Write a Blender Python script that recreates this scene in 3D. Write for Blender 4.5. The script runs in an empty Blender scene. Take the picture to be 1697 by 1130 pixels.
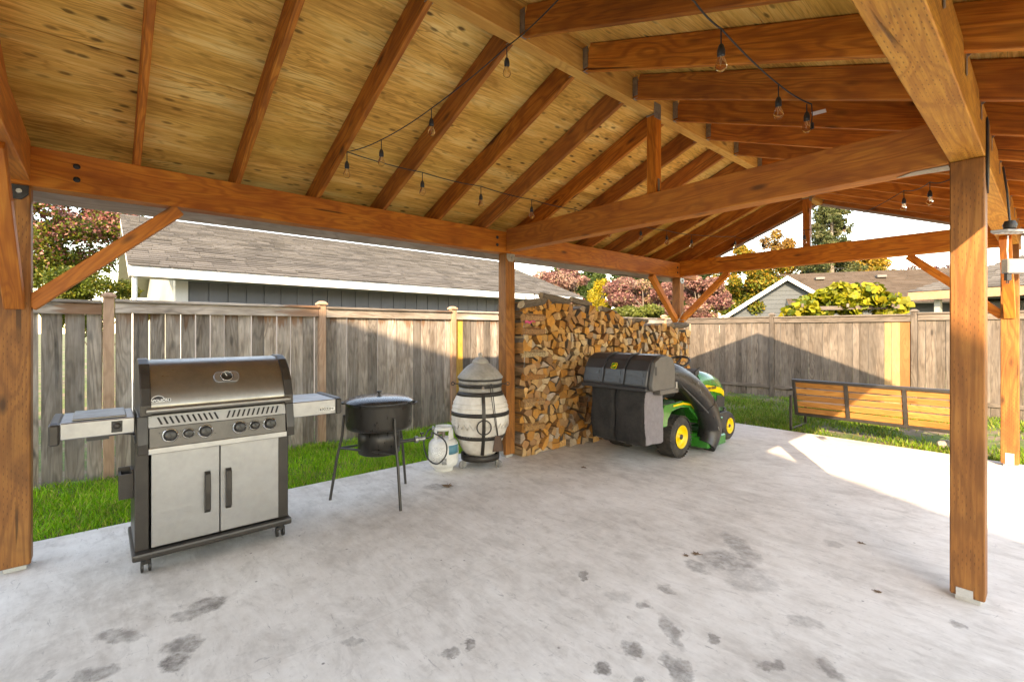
import bpy, bmesh, math, random
import numpy as np
from mathutils import Vector, Matrix, Quaternion
random.seed(7); rng = np.random.default_rng(7)
R = math.radians
S = bpy.context.scene
COL = S.collection

# ------------------------------------------------------------------ camera
FPX, CYP, YAW = 781.0, 547.7, 0.8538          # focal length in photo pixels, horizon row, heading
CAM = Vector((4.2425, -3.6151, 1.48))
HD = Vector((-math.sin(YAW), math.cos(YAW), 0)); RT = Vector((math.cos(YAW), math.sin(YAW), 0)); UP = Vector((0, 0, 1))
cd = bpy.data.cameras.new('camera'); co = bpy.data.objects.new('camera', cd); COL.objects.link(co)
co.location = CAM; co.rotation_euler = (R(90), 0, YAW)
cd.sensor_width = 36; cd.lens = FPX / 1697 * 36; cd.shift_y = -(565 - CYP) / 1697
cd.clip_start = 0.05; cd.clip_end = 800
S.camera = co

# ------------------------------------------------------------------ sky, sun, exposure
SUN_EL, SUN_AZ = R(28), R(122.7)              # light travels towards SUN_AZ (from +x)
w = bpy.data.worlds.new('World'); S.world = w; w.use_nodes = True
nt = w.node_tree; bg = nt.nodes['Background']
sky = nt.nodes.new('ShaderNodeTexSky'); sky.sky_type = 'NISHITA'; sky.sun_disc = False
sky.sun_elevation = SUN_EL
sx, sy = -math.cos(SUN_AZ), -math.sin(SUN_AZ) # direction towards the sun
sky.sun_rotation = math.atan2(sx, sy)
sky.air_density = 1.0; sky.dust_density = 0.4; sky.ozone_density = 1.0
nt.links.new(sky.outputs[0], bg.inputs[0]); bg.inputs[1].default_value = 0.15
sl = bpy.data.lights.new('sun', 'SUN'); so = bpy.data.objects.new('sun', sl); COL.objects.link(so)
sl.energy = 2.0; sl.angle = R(0.6); sl.color = (1.0, 0.93, 0.82)
ddir = Vector((math.cos(SUN_AZ) * math.cos(SUN_EL), math.sin(SUN_AZ) * math.cos(SUN_EL), -math.sin(SUN_EL)))
so.rotation_euler = ddir.to_track_quat('-Z', 'Y').to_euler()
S.view_settings.view_transform = 'Standard'; S.view_settings.look = 'None'
S.view_settings.exposure = 2.9; S.view_settings.gamma = 1.0; S.view_settings.use_curve_mapping = False
S.view_settings.use_white_balance = True; S.view_settings.white_balance_temperature = 9800; S.view_settings.white_balance_tint = 17
S.render.engine = 'CYCLES'
S.cycles.max_bounces = 8; S.cycles.diffuse_bounces = 5; S.cycles.transparent_max_bounces = 12

# ------------------------------------------------------------------ photo pixel -> place helpers
def ray(px, py): return HD + (px - 848.5) / FPX * RT - (py - CYP) / FPX * UP
def onplane(px, py, ax, val):
    d = ray(px, py); t = (val - CAM[ax]) / d[ax]; return CAM + d * t
def ground(px, py, z=0.0): return onplane(px, py, 2, z)
def at(px, depth, py=None):
    p = CAM + (HD + (px - 848.5) / FPX * RT) * depth
    p.z = 0 if py is None else CAM.z - (py - CYP) / FPX * depth
    return p
def hitplane(px, py, p0, n):
    d = ray(px, py); t = (Vector(p0) - CAM).dot(n) / d.dot(n); return CAM + d * t

# ------------------------------------------------------------------ node helpers
class NM:
    def __init__(s, name):
        s.m = bpy.data.materials.new(name); s.m.use_nodes = True; s.t = s.m.node_tree
        s.b = s.t.nodes['Principled BSDF']; s.out = s.t.nodes['Material Output']
    def n(s, typ, **kw):
        nd = s.t.nodes.new('ShaderNode' + typ)
        for k, v in kw.items():
            if k.startswith('_'): setattr(nd, k[1:], v)
            else: s.set(nd, k, v)
        return nd
    def set(s, nd, k, v):
        i = int(k[1:]) if (k[0] == 'i' and k[1:].isdigit()) else k.replace('_', ' ')
        inp = nd.inputs[i]
        if isinstance(v, bpy.types.NodeSocket): s.t.links.new(v, inp)
        elif isinstance(v, bpy.types.Node): s.t.links.new(v.outputs[0], inp)
        else: inp.default_value = v
    def math(s, op, a, b=None, c=None, clamp=False):
        nd = s.n('Math', _operation=op, i0=a); nd.use_clamp = clamp
        if b is not None: s.set(nd, 'i1', b)
        if c is not None: s.set(nd, 'i2', c)
        return nd.outputs[0]
    def vmath(s, op, a, b=None, scale=None):
        nd = s.n('VectorMath', _operation=op, i0=a)
        if b is not None: s.set(nd, 'i1', b)
        if scale is not None: nd.inputs['Scale'].default_value = scale
        return nd.outputs['Value'] if op in ('LENGTH', 'DOT_PRODUCT', 'DISTANCE') else nd.outputs[0]
    def mix(s, f, a, b, blend='MIX'):
        nd = s.n('Mix', _data_type='RGBA', _blend_type=blend)
        s.set(nd, 'i0', f); s.set(nd, 'i6', a); s.set(nd, 'i7', b); return nd.outputs[2]
    def ramp(s, f, stops):
        nd = s.n('ValToRGB', Fac=f); cr = nd.color_ramp
        while len(cr.elements) < len(stops): cr.elements.new(0.5)
        for e, (p, c) in zip(cr.elements, stops):
            e.position = p; e.color = c if len(c) == 4 else (*c, 1)
        return nd.outputs[0]
    def rng(s, f, a, b, c=0.0, d=1.0):
        nd = s.n('MapRange', i0=f, i1=a, i2=b, i3=c, i4=d); return nd.outputs[0]
    def noise(s, v, scale, detail=4, rough=.55, dist=0.0):
        return s.n('TexNoise', Vector=v, Scale=scale, Detail=detail, Roughness=rough, Distortion=dist).outputs[0]
    def bump(s, h, strength=.3, dist=.01):
        nd = s.n('Bump', Height=h, Strength=strength, Distance=dist); s.t.links.new(nd.outputs[0], s.b.inputs['Normal'])
    def base(s, c): s.set(s.b, 'Base_Color', c)
def c4(c): return (*c, 1)

def pmat(name, c1, c2=None, scale=6, rough=.6, metal=0.0, bump=0.0, stretch=(1, 1, 1), coat=0, rvar=0.0, spec=None):
    m = NM(name); v = m.n('TexCoord').outputs['Object']
    v = m.vmath('MULTIPLY', v, stretch)
    n1 = m.noise(v, scale, 5, .6)
    n2 = m.noise(v, scale * 6, 3, .6)
    f = m.rng(m.math('ADD', m.math('MULTIPLY', n1, .7), m.math('MULTIPLY', n2, .3)), .35, .65)
    m.base(m.mix(f, c4(c1), c4(c2 or tuple(x * .75 for x in c1))))
    m.b.inputs['Roughness'].default_value = rough; m.b.inputs['Metallic'].default_value = metal
    if rvar: m.set(m.b, 'Roughness', m.rng(n2, .3, .7, max(rough - rvar, .03), rough + rvar))
    if coat: m.b.inputs['Coat Weight'].default_value = coat
    if spec is not None: m.b.inputs['Specular IOR Level'].default_value = spec
    if bump: m.bump(n2, bump, .01)
    return m.m

def wood(name, dark, mid, light, knots=.5, incise=False, grain=1.0, rough=.6, var=.25, weather=0.0, wcol=(.3, .28, .25), drip=0.0):
    """grain runs along the object's own x axis"""
    m = NM(name); tc = m.n('TexCoord').outputs['Object']; rnd = m.n('ObjectInfo').outputs['Random']
    off = m.n('CombineXYZ', i0=m.math('MULTIPLY', rnd, 61.0), i1=m.math('MULTIPLY', rnd, 37.0), i2=m.math('MULTIPLY', rnd, 23.0)).outputs[0]
    v = m.vmath('ADD', tc, off)
    low = m.noise(m.vmath('MULTIPLY', v, (.9 * grain, 6 * grain, 6 * grain)), 1.0, 2, .5, .4)
    rings = m.math('SINE', m.math('MULTIPLY', low, 75.0))
    rings = m.rng(rings, -.2, 1.0)
    fine = m.noise(m.vmath('MULTIPLY', v, (4, 110, 110)), 1.0, 4, .65)
    blot = m.noise(m.vmath('MULTIPLY', v, (2.2, 5, 5)), 1.0, 3, .6)
    c = m.ramp(m.math('ADD', m.math('MULTIPLY', blot, .55), m.math('MULTIPLY', fine, .45)),
               [(.32, dark), (.5, mid), (.68, light)])
    c = m.mix(m.math('MULTIPLY', rings, .55), c, c4(dark))
    vo = m.n('TexVoronoi', Vector=m.vmath('MULTIPLY', v, (2.6, 7.5, 7.5)), Scale=1.0)
    kn = m.math('MULTIPLY', m.rng(vo.outputs['Distance'], .07, .2, 1, 0),
                m.math('GREATER_THAN', m.n('SeparateColor', Color=vo.outputs['Color']).outputs[0], 1 - .55 * knots))
    kc = tuple(x * .28 for x in dark)
    c = m.mix(m.math('MULTIPLY', kn, .92), c, c4(kc))
    chk = m.math('MULTIPLY', m.rng(m.noise(m.vmath('MULTIPLY', v, (.55, 22, 22)), 1.0, 2, .5, .3), .665, .69), m.rng(m.noise(v, 1.3, 1), .5, .56))
    c = m.mix(m.math('MULTIPLY', chk, .8), c, c4(tuple(x * .18 for x in dark)))
    sm = m.rng(m.noise(m.vmath('MULTIPLY', v, (3.5, 3.5, 3.5)), 1.0, 3, .6, .5), .58, .72)
    c = m.mix(m.math('MULTIPLY', sm, .3), c, c4(tuple(x * .55 for x in dark)))
    h = m.math('SUBTRACT', m.math('ADD', m.math('MULTIPLY', fine, .6), m.math('MULTIPLY', rings, -.25)), m.math('MULTIPLY', chk, 1.5))
    if incise:
        sp = m.n('SeparateXYZ', Vector=tc)
        row = m.math('MULTIPLY', m.math('ADD', sp.outputs[1], sp.outputs[2]), 62.0)
        rid = m.math('FLOOR', row); rf = m.math('FRACT', row)
        inr = m.math('MULTIPLY', m.math('GREATER_THAN', rf, .40), m.math('LESS_THAN', rf, .60))
        xs = m.math('ADD', m.math('MULTIPLY', sp.outputs[0], 22.0), m.math('MULTIPLY', rid, .37))
        dash = m.math('MULTIPLY', inr, m.math('LESS_THAN', m.math('FRACT', xs), .34))
        dash = m.math('MULTIPLY', dash, m.rng(m.noise(v, 5, 2), .42, .55))
        c = m.mix(m.math('MULTIPLY', dash, .6), c, c4(kc)); h = m.math('SUBTRACT', h, dash)
    if weather:
        wn = m.noise(m.vmath('MULTIPLY', v, (1.5, 8, 8)), 1.0, 4, .7)
        c = m.mix(m.math('MULTIPLY', m.rng(wn, .38, .62), weather), c, c4(wcol))
    if drip:
        hx = m.n('SeparateXYZ', Vector=tc).outputs[0]
        dz = m.math('ADD', hx, m.math('MULTIPLY', m.math('SUBTRACT', m.noise(m.vmath('MULTIPLY', v, (1.2, 22, 22)), 1.0, 3, .6), .5), .55))
        dm = m.math('MULTIPLY', m.rng(dz, 1.60, 1.66), m.rng(m.noise(m.vmath('MULTIPLY', v, (.5, 3, 3)), 1.0, 2), .42, .55))
        c = m.mix(m.math('MULTIPLY', dm, drip), c, (.16, .065, .022, 1))
    r2_ = m.math('FRACT', m.math('MULTIPLY', rnd, 17.3)); lum = sum(mid) / 3
    c = m.mix(m.math('MULTIPLY', r2_, .24), c, c4((lum * 1.5, lum * .8, lum * .38) if mid[2] / mid[0] < .25 else (lum * 1.12, lum * .97, lum * .84)))
    br = m.rng(rnd, 0, 1, 1 - var, 1 + var)
    c = m.mix(1.0, c, m.n('CombineColor', i0=br, i1=br, i2=br).outputs[0], 'MULTIPLY')
    m.base(c); m.b.inputs['Roughness'].default_value = rough
    m.b.inputs['Specular IOR Level'].default_value = .3
    m.bump(h, .35, .006)
    return m.m

# ------------------------------------------------------------------ object helpers
ORG = {}
def empty(name, loc, label=None, cat=None, group=None):
    o = bpy.data.objects.new(name, None); o.empty_display_size = .2; COL.objects.link(o); o.location = loc
    ORG[o.name] = Vector(loc); tag(o, label, cat, group); return o
def tag(o, label=None, cat=None, group=None, kind=None):
    if label: o['label'] = label
    if cat: o['category'] = cat
    if group: o['group'] = group
    if kind: o['kind'] = kind
    return o
def link(name, me, parent=None, mats=()):
    o = bpy.data.objects.new(name, me); COL.objects.link(o)
    for m in mats: me.materials.append(m)
    if parent is not None: o.parent = parent; ORG[o.name] = ORG[parent.name]
    else: ORG[o.name] = Vector((0, 0, 0))
    return o

class MB:
    """collects shapes given in world coordinates; build() links them as one mesh"""
    def __init__(s): s.v = []; s.f = []; s.mi = []; s.cur = 0; s.sm = []; s.smooth = False
    def add(s, vs, fs):
        k = len(s.v); s.v += [tuple(x) for x in vs]
        for f in fs: s.f.append(tuple(i + k for i in f)); s.mi.append(s.cur); s.sm.append(s.smooth)
        return s
    def box(s, c, d, rot=None):
        c = Vector(c); x, y, z = d[0] / 2, d[1] / 2, d[2] / 2
        q = [Vector(p) for p in ((-x, -y, -z), (x, -y, -z), (x, y, -z), (-x, y, -z), (-x, -y, z), (x, -y, z), (x, y, z), (-x, y, z))]
        if rot is not None: q = [rot @ p for p in q]
        return s.add([c + p for p in q], [(0, 3, 2, 1), (4, 5, 6, 7), (0, 1, 5, 4), (1, 2, 6, 5), (2, 3, 7, 6), (3, 0, 4, 7)])
    def bx(s, a, b): return s.box([(a[i] + b[i]) / 2 for i in range(3)], [abs(b[i] - a[i]) for i in range(3)])
    def cyl(s, p0, p1, r0, r1=None, n=16, cap=True):
        r1 = r0 if r1 is None else r1; p0, p1 = Vector(p0), Vector(p1); q = (p1 - p0).to_track_quat('Z', 'Y')
        a = [p0 + q @ Vector((r0 * math.cos(t), r0 * math.sin(t), 0)) for t in [i * 2 * math.pi / n for i in range(n)]]
        b = [p1 + q @ Vector((r1 * math.cos(t), r1 * math.sin(t), 0)) for t in [i * 2 * math.pi / n for i in range(n)]]
        sm = s.smooth; s.smooth = n > 6; s.add(a + b, [(i, (i + 1) % n, n + (i + 1) % n, n + i) for i in range(n)]); s.smooth = False
        if cap: s.add(a, [tuple(range(n - 1, -1, -1))]); s.add(b, [tuple(range(n))])
        s.smooth = sm; return s
    def tube(s, pts, r, n=8, closed=False, cap=True):
        pts = [Vector(p) for p in pts]; rs = r if isinstance(r, (list, tuple)) else [r] * len(pts); m = len(pts)
        ref = None; rings = []
        for i, p in enumerate(pts):
            a = pts[(i - 1) % m] if (i > 0 or closed) else p; b = pts[(i + 1) % m] if (i < m - 1 or closed) else p
            t = (b - a).normalized()
            if ref is None: ref = t.orthogonal().normalized()
            ref = (ref - t * ref.dot(t)).normalized(); o = t.cross(ref)
            rings.append([p + (ref * math.cos(k * 2 * math.pi / n) + o * math.sin(k * 2 * math.pi / n)) * rs[i] for k in range(n)])
        fs = []
        for i in range(m if closed else m - 1):
            j = (i + 1) % m
            for k in range(n): fs.append((i * n + k, i * n + (k + 1) % n, j * n + (k + 1) % n, j * n + k))
        sm = s.smooth; s.smooth = True; s.add([v for rg in rings for v in rg], fs); s.smooth = False
        if cap and not closed: s.add(rings[0], [tuple(range(n - 1, -1, -1))]); s.add(rings[-1], [tuple(range(n))])
        s.smooth = sm; return s
    def lathe(s, c, prof, n=32, axis='Z', cap=True):
        c = Vector(c); q = {'Z': Quaternion(), 'X': Vector((1, 0, 0)).to_track_quat('Z', 'Y'), 'Y': Vector((0, 1, 0)).to_track_quat('Z', 'Y')}[axis] if isinstance(axis, str) else Vector(axis).to_track_quat('Z', 'Y')
        vs = [c + q @ Vector((r * math.cos(k * 2 * math.pi / n), r * math.sin(k * 2 * math.pi / n), z)) for r, z in prof for k in range(n)]
        fs = [(i * n + k, i * n + (k + 1) % n, (i + 1) * n + (k + 1) % n, (i + 1) * n + k) for i in range(len(prof) - 1) for k in range(n)]
        sm = s.smooth; s.smooth = True; s.add(vs, fs)
        if cap:
            s.smooth = False
            if prof[0][0] > 1e-4: s.add(vs[:n], [tuple(range(n - 1, -1, -1))])
            if prof[-1][0] > 1e-4: s.add(vs[-n:], [tuple(range(n))])
        s.smooth = sm; return s
    def prism(s, poly, vec):
        vec = Vector(vec); a = [Vector(p) for p in poly]; b = [p + vec for p in a]; n = len(a)
        return s.add(a + b, [tuple(range(n - 1, -1, -1)), tuple(range(n, 2 * n))] + [(i, (i + 1) % n, n + (i + 1) % n, n + i) for i in range(n)])
    def loft(s, rings, closed=True, caps=True):
        n = len(rings[0]); vs = [p for r in rings for p in r]; fs = []
        for i in range(len(rings) - 1):
            for k in range(n if closed else n - 1): fs.append((i * n + k, i * n + (k + 1) % n, (i + 1) * n + (k + 1) % n, (i + 1) * n + k))
        s.add(vs, fs)
        if caps: sm = s.smooth; s.smooth = False; s.add(rings[0], [tuple(range(n - 1, -1, -1))]); s.add(rings[-1], [tuple(range(n))]); s.smooth = sm
        return s
    def build(s, name, mats, parent=None, bevel=0.0, seg=1, kind=None, origin=None):
        me = bpy.data.meshes.new(name); mats = mats if isinstance(mats, (list, tuple)) else [mats]
        org = ORG[parent.name] if parent is not None else (Vector(origin) if origin is not None else Vector((0, 0, 0)))
        me.from_pydata([(v[0] - org.x, v[1] - org.y, v[2] - org.z) for v in s.v], [], s.f)
        me.polygons.foreach_set('material_index', s.mi); me.polygons.foreach_set('use_smooth', s.sm)
        bm = bmesh.new(); bm.from_mesh(me)
        if bevel:
            es = [e for e in bm.edges if len(e.link_faces) == 2 and e.calc_face_angle(0) > .45]
            bmesh.ops.bevel(bm, geom=es, offset=bevel, segments=seg, affect='EDGES', profile=.6, clamp_overlap=True)
        bmesh.ops.recalc_face_normals(bm, faces=bm.faces); bm.to_mesh(me); bm.free()
        o = link(name, me, parent, mats)
        if parent is None: o.location = org; ORG[o.name] = org
        if kind: o['kind'] = kind
        return o

_bc = {}
def beam(name, p0, p1, w, h, mat, parent=None, up=(0, 0, 1), bevel=.004, sag=0):
    """board from p0 to p1 (centre line), local x along it, h measured along 'up'"""
    p0, p1 = Vector(p0), Vector(p1); L = (p1 - p0).length
    key = (round(L, 3), round(w, 4), round(h, 4), mat.name, bevel)
    me = _bc.get(key)
    if me is None:
        b = MB(); b.box((L / 2, 0, 0), (L, w, h)); me = bpy.data.meshes.new(name); me.from_pydata(b.v, [], b.f)
        bm = bmesh.new(); bm.from_mesh(me)
        if bevel: bmesh.ops.bevel(bm, geom=list(bm.edges), offset=bevel, segments=1, affect='EDGES', clamp_overlap=True)
        bmesh.ops.recalc_face_normals(bm, faces=bm.faces); bm.to_mesh(me); bm.free(); me.materials.append(mat); _bc[key] = me
    o = link(name, me, parent)
    x = (p1 - p0).normalized(); z = Vector(up); y = z.cross(x).normalized(); z = x.cross(y)
    M = Matrix((x, y, z)).transposed()
    o.rotation_mode = 'QUATERNION'; o.rotation_quaternion = M.to_quaternion()
    o.location = p0 - (ORG[parent.name] if parent is not None else Vector((0, 0, 0)))
    return o

def text_mesh(body, size, bold=0.0, extrude=.0008, align='CENTER'):
    cu = bpy.data.curves.new('lettering', 'FONT'); cu.body = body; cu.size = size; cu.extrude = extrude; cu.offset = bold
    cu.align_x = align; cu.align_y = 'CENTER'
    o = bpy.data.objects.new('lettering', cu); COL.objects.link(o)
    dg = bpy.context.evaluated_depsgraph_get(); me = bpy.data.meshes.new_from_object(o.evaluated_get(dg))
    bpy.data.objects.remove(o); return me
def text(name, body, size, pos, xdir, zdir, mat, parent, bold=0.0):
    me = text_mesh(body, size, bold); me.materials.append(mat); o = link(name, me, parent)
    x = Vector(xdir).normalized(); y = Vector(zdir).normalized(); z = x.cross(y)
    o.rotation_mode = 'QUATERNION'; o.rotation_quaternion = Matrix((x, y, z)).transposed().to_quaternion()
    o.location = Vector(pos) - ORG[parent.name]; return o
# ================================================================== materials
M_beam = wood('stained_beam', (.33, .072, .008), (.57, .165, .019), (.72, .27, .04), .4, False, 1.0, .55, .16)
M_beam_inc = wood('stained_incised_beam', (.36, .115, .014), (.6, .25, .035), (.74, .37, .07), .3, True, 1.0, .55, .1)
M_post = wood('stained_incised_post', (.155, .05, .012), (.29, .105, .024), (.39, .165, .042), .5, True, .8, .55, .12)
M_raft = wood('stained_rafter', (.23, .056, .009), (.50, .15, .021), (.68, .26, .045), .9, False, .9, .6, .2)
M_edge = wood('fresh_fir', (.48, .21, .035), (.68, .36, .08), (.78, .48, .14), .5, False, 1.0, .6, .08)
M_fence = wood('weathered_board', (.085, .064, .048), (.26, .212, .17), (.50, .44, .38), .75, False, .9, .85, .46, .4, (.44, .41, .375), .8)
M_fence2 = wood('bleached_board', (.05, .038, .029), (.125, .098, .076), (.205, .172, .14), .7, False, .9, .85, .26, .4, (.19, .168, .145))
M_fpost = wood('cedar_post', (.3, .16, .09), (.44, .27, .17), (.54, .36, .25), .3, False, 1, .8, .12)
M_fnew = wood('new_yellow_board', (.5, .27, .04), (.66, .39, .07), (.72, .47, .12), .2, False, 1, .7, .05)
M_forange = wood('new_orange_board', (.2, .085, .028), (.27, .12, .042), (.33, .16, .06), .2, False, 1, .7, .05)
M_ftan = wood('new_tan_board', (.27, .16, .06), (.36, .22, .09), (.42, .28, .13), .2, False, 1, .7, .05)
M_slat = wood('bench_slat', (.26, .1, .022), (.38, .175, .045), (.46, .25, .08), .6, False, 1, .5, .14)
M_galv = pmat('galvanised', (.42, .42, .4), (.26, .26, .25), 30, .45, .8, 0, rvar=.12)
M_blackmetal = pmat('black_steel', (.03, .028, .026), (.055, .05, .045), 12, .45, .3, .05)
M_black = pmat('black_plastic', (.022, .022, .022), (.035, .034, .033), 14, .5, 0, .03)
M_white = pmat('white_paint', (.74, .74, .72), (.66, .66, .64), 5, .5)

def plywood():
    m = NM('plywood_sheathing'); tc = m.n('TexCoord').outputs['Object']; rnd = m.n('ObjectInfo').outputs['Random']
    off = m.n('CombineXYZ', i0=m.math('MULTIPLY', rnd, 61.0), i1=m.math('MULTIPLY', rnd, 37.0), i2=0.0).outputs[0]
    v = m.vmath('ADD', tc, off)
    low = m.noise(m.vmath('MULTIPLY', v, (.55, 4.6, 1)), 1.0, 4, .5, .35)
    rings = m.math('MULTIPLY', m.rng(m.math('SINE', m.math('MULTIPLY', low, 125.0)), .35, 1.0), m.rng(m.noise(v, 2.3, 2), .38, .62, .25, 1.0))
    fine = m.noise(m.vmath('MULTIPLY', v, (2.2, 48, 1)), 1.0, 6, .75)
    blot = m.noise(m.vmath('MULTIPLY', v, (.8, 4.5, 1)), 1.0, 5, .7)
    c = m.ramp(m.math('ADD', m.math('MULTIPLY', blot, .6), m.math('MULTIPLY', fine, .4)),
               [(.37, (.40, .18, .034)), (.5, (.80, .435, .108)), (.62, (.95, .66, .25))])
    c = m.mix(m.math('MULTIPLY', rings, .62), c, (.36, .16, .028, 1))
    # dark plugs and knots
    vo = m.n('TexVoronoi', Vector=m.vmath('MULTIPLY', v, (5.2, 13.0, 1)), Scale=1.0, _voronoi_dimensions='2D')
    kn = m.math('MULTIPLY', m.rng(vo.outputs['Distance'], .09, .2, 1, 0),
                m.math('GREATER_THAN', m.n('SeparateColor', Color=vo.outputs['Color']).outputs[1], .5))
    clus = m.rng(m.noise(m.vmath('MULTIPLY', v, (.9, .9, 1)), 1.0, 1), .44, .6)
    c = m.mix(m.math('MULTIPLY', m.math('MULTIPLY', kn, m.math('ADD', m.math('MULTIPLY', clus, .75), .25)), .95), c, (.1, .045, .012, 1))
    gl = m.rng(m.noise(m.vmath('MULTIPLY', v, (.6, 1.6, 1)), 1.0, 2), .5, .75)   # glue-stain bands
    c = m.mix(m.math('MULTIPLY', gl, .55), c, (.50, .30, .05, 1))
    sk = m.rng(m.noise(m.vmath('MULTIPLY', v, (1.3, 26, 1)), 1.0, 5, .7, .4), .56, .72)
    c = m.mix(m.math('MULTIPLY', sk, .5), c, (.36, .17, .035, 1))
    bb = m.rng(m.math('FRACT', m.math('MULTIPLY', rnd, 7.7)), 0, 1, .84, 1.08)
    c = m.mix(1.0, c, m.n('CombineColor', i0=bb, i1=bb, i2=bb).outputs[0], 'MULTIPLY')
    m.base(c); m.b.inputs['Roughness'].default_value = .6; m.b.inputs['Specular IOR Level'].default_value = .25
    m.bump(m.math('SUBTRACT', fine, m.math('MULTIPLY', rings, .3)), .25, .004)
    return m.m
M_ply = plywood()

def concrete():
    m = NM('broomed_concrete'); tc = m.n('TexCoord').outputs['Object']
    n1 = m.noise(tc, .9, 6, .62); n2 = m.noise(tc, 7, 6, .7); n3 = m.noise(tc, 120, 3, .6)
    st = m.noise(m.vmath('MULTIPLY', tc, (3, 14, 1)), 1.0, 5, .7, .6)
    f = m.math('ADD', m.math('ADD', m.math('MULTIPLY', n1, .45), m.math('MULTIPLY', n2, .3)), m.math('MULTIPLY', st, .25))
    c = m.ramp(f, [(.36, (.46, .415, .365)), (.5, (.65, .612, .555)), (.62, (.76, .73, .675))])
    # fine scuffs
    sc = m.rng(m.noise(m.vmath('MULTIPLY', tc, (9, 30, 1)), 1.0, 6, .75, .9), .60, .70)
    c = m.mix(m.math('MULTIPLY', sc, .75), c, (.27, .25, .235, 1))
    sc2 = m.rng(m.noise(m.vmath('MULTIPLY', tc, (26, 11, 1)), 1.0, 5, .75, .9), .64, .72)
    c = m.mix(m.math('MULTIPLY', sc2, .65), c, (.3, .28, .26, 1))
    spk = m.rng(m.n('TexVoronoi', Vector=tc, Scale=7.0).outputs['Distance'], .035, .07, 1, 0)
    spk = m.math('MULTIPLY', spk, m.rng(n2, .5, .56))
    c = m.mix(m.math('MULTIPLY', spk, .8), c, (.1, .09, .08, 1))
    for sc_, lo_, hi_, st_ in ((2.1, .52, .70, .34), (5.5, .55, .68, .28), (13.0, .57, .67, .2)):
        sg = m.rng(m.noise(m.vmath('MULTIPLY', m.vmath('ADD', tc, (sc_, 3.1, 0)), (1, 1.7, 1)), sc_, 6, .7, .7), lo_, hi_)
        c = m.mix(m.math('MULTIPLY', sg, st_), c, (.3, .265, .23, 1))
    # spills, each with its own place and outline
    spots = [(345, 1001, 26, 15, .75), (307, 1019, 24, 11, .6), (195, 1052, 38, 14, .6), (303, 1068, 28, 18, .7), (292, 1095, 22, 17, .85),
             (158, 1116, 36, 16, .6), (78, 1120, 13, 10, .5), (1047, 1076, 18, 14, .75), (1001, 1104, 16, 11, .85), (1112, 1045, 16, 30, .6),
             (1118, 1112, 20, 30, .7), (1205, 930, 44, 22, .6), (1225, 905, 18, 26, .55), (1245, 965, 45, 16, .35), (1155, 938, 20, 12, .55),
             (968, 952, 7, 9, .7), (1021, 988, 26, 9, .3), (1068, 1002, 14, 8, .6), (1105, 975, 14, 8, .6), (1180, 1058, 8, 9, .7), (1278, 1102, 24, 10, .75),
             (1372, 1105, 16, 22, .6), (1335, 1030, 26, 14, .4), (778, 1070, 12, 10, .75), (745, 1083, 14, 9, .6), (580, 1063, 22, 6, .5),
             (1590, 1035, 12, 8, .6), (1126, 1105, 16, 20, .6), (1235, 950, 36, 22, .35), (730, 806, 26, 5, .55), (1380, 900, 14, 6, .4), (1060, 1125, 12, 10, .6)]
    dn = m.n('TexNoise', Vector=tc, Scale=9.0, Detail=5.0, Roughness=.65)
    dv = m.vmath('SCALE', m.vmath('SUBTRACT', dn.outputs['Color'], (.5, .5, .5)), scale=.16)
    p = m.vmath('ADD', tc, dv)
    u = m.vmath('DOT_PRODUCT', p, tuple(RT)); q = m.vmath('DOT_PRODUCT', p, tuple(HD))
    tot = None
    for (px, py, hw, hh, s) in spots:
        g = ground(px, py); Z = (g - CAM).dot(HD)
        a = hw * Z / FPX; b = hh * Z * Z / (FPX * CAM.z)
        du = m.math('DIVIDE', m.math('SUBTRACT', u, g.dot(RT)), a); dq = m.math('DIVIDE', m.math('SUBTRACT', q, g.dot(HD)), b)
        r2 = m.math('ADD', m.math('MULTIPLY', du, du), m.math('MULTIPLY', dq, dq))
        k = m.rng(r2, .5, 1.2, min(s * 1.12, .92), 0)
        tot = k if tot is None else m.math('MAXIMUM', tot, k)
    tot = m.math('MULTIPLY', tot, m.rng(m.noise(tc, 16, 5, .7), .35, .6, .35, 1.0))
    c = m.mix(tot, c, (.15, .132, .116, 1))
    # faint saw-cut joint
    sx_ = m.n('SeparateXYZ', Vector=tc).outputs[0]
    jn = m.rng(m.math('ABSOLUTE', m.math('SUBTRACT', sx_, 1.96)), .002, .005, .14, 0)
    c = m.mix(jn, c, (.25, .24, .23, 1))
    m.base(c); m.b.inputs['Roughness'].default_value = .85; m.b.inputs['Specular IOR Level'].default_value = .3
    m.bump(m.math('ADD', m.math('MULTIPLY', n3, .5), m.math('MULTIPLY', st, .8)), .22, .004)
    return m.m
M_conc = concrete()

def ground_mat():
    m = NM('lawn_soil'); tc = m.n('TexCoord').outputs['Object']
    n1 = m.noise(tc, 1.3, 5, .65); n2 = m.noise(tc, 14, 5, .7)
    g = m.ramp(n2, [(.3, (.035, .06, .012)), (.55, (.075, .125, .022)), (.75, (.13, .17, .045))])
    d = m.ramp(n2, [(.3, (.10, .07, .045)), (.6, (.2, .145, .1)), (.8, (.3, .23, .17))])
    m.base(m.mix(m.rng(n1, .47, .57), g, d)); m.b.inputs['Roughness'].default_value = .95
    m.bump(n2, .6, .03); return m.m
M_soil = ground_mat()

# ================================================================== setting
g = MB(); g.bx((-300, -300, -.06), (300, 300, -.035)); g.build('lawn', M_soil, kind='structure')
s = MB(); s.bx((-.46, -9.0, -.12), (13.0, 4.06, 0)); s.build('patio_slab', M_conc, bevel=.008, kind='structure')  # unseen stretch to the right added to bounce more sunlight under the roof

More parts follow.
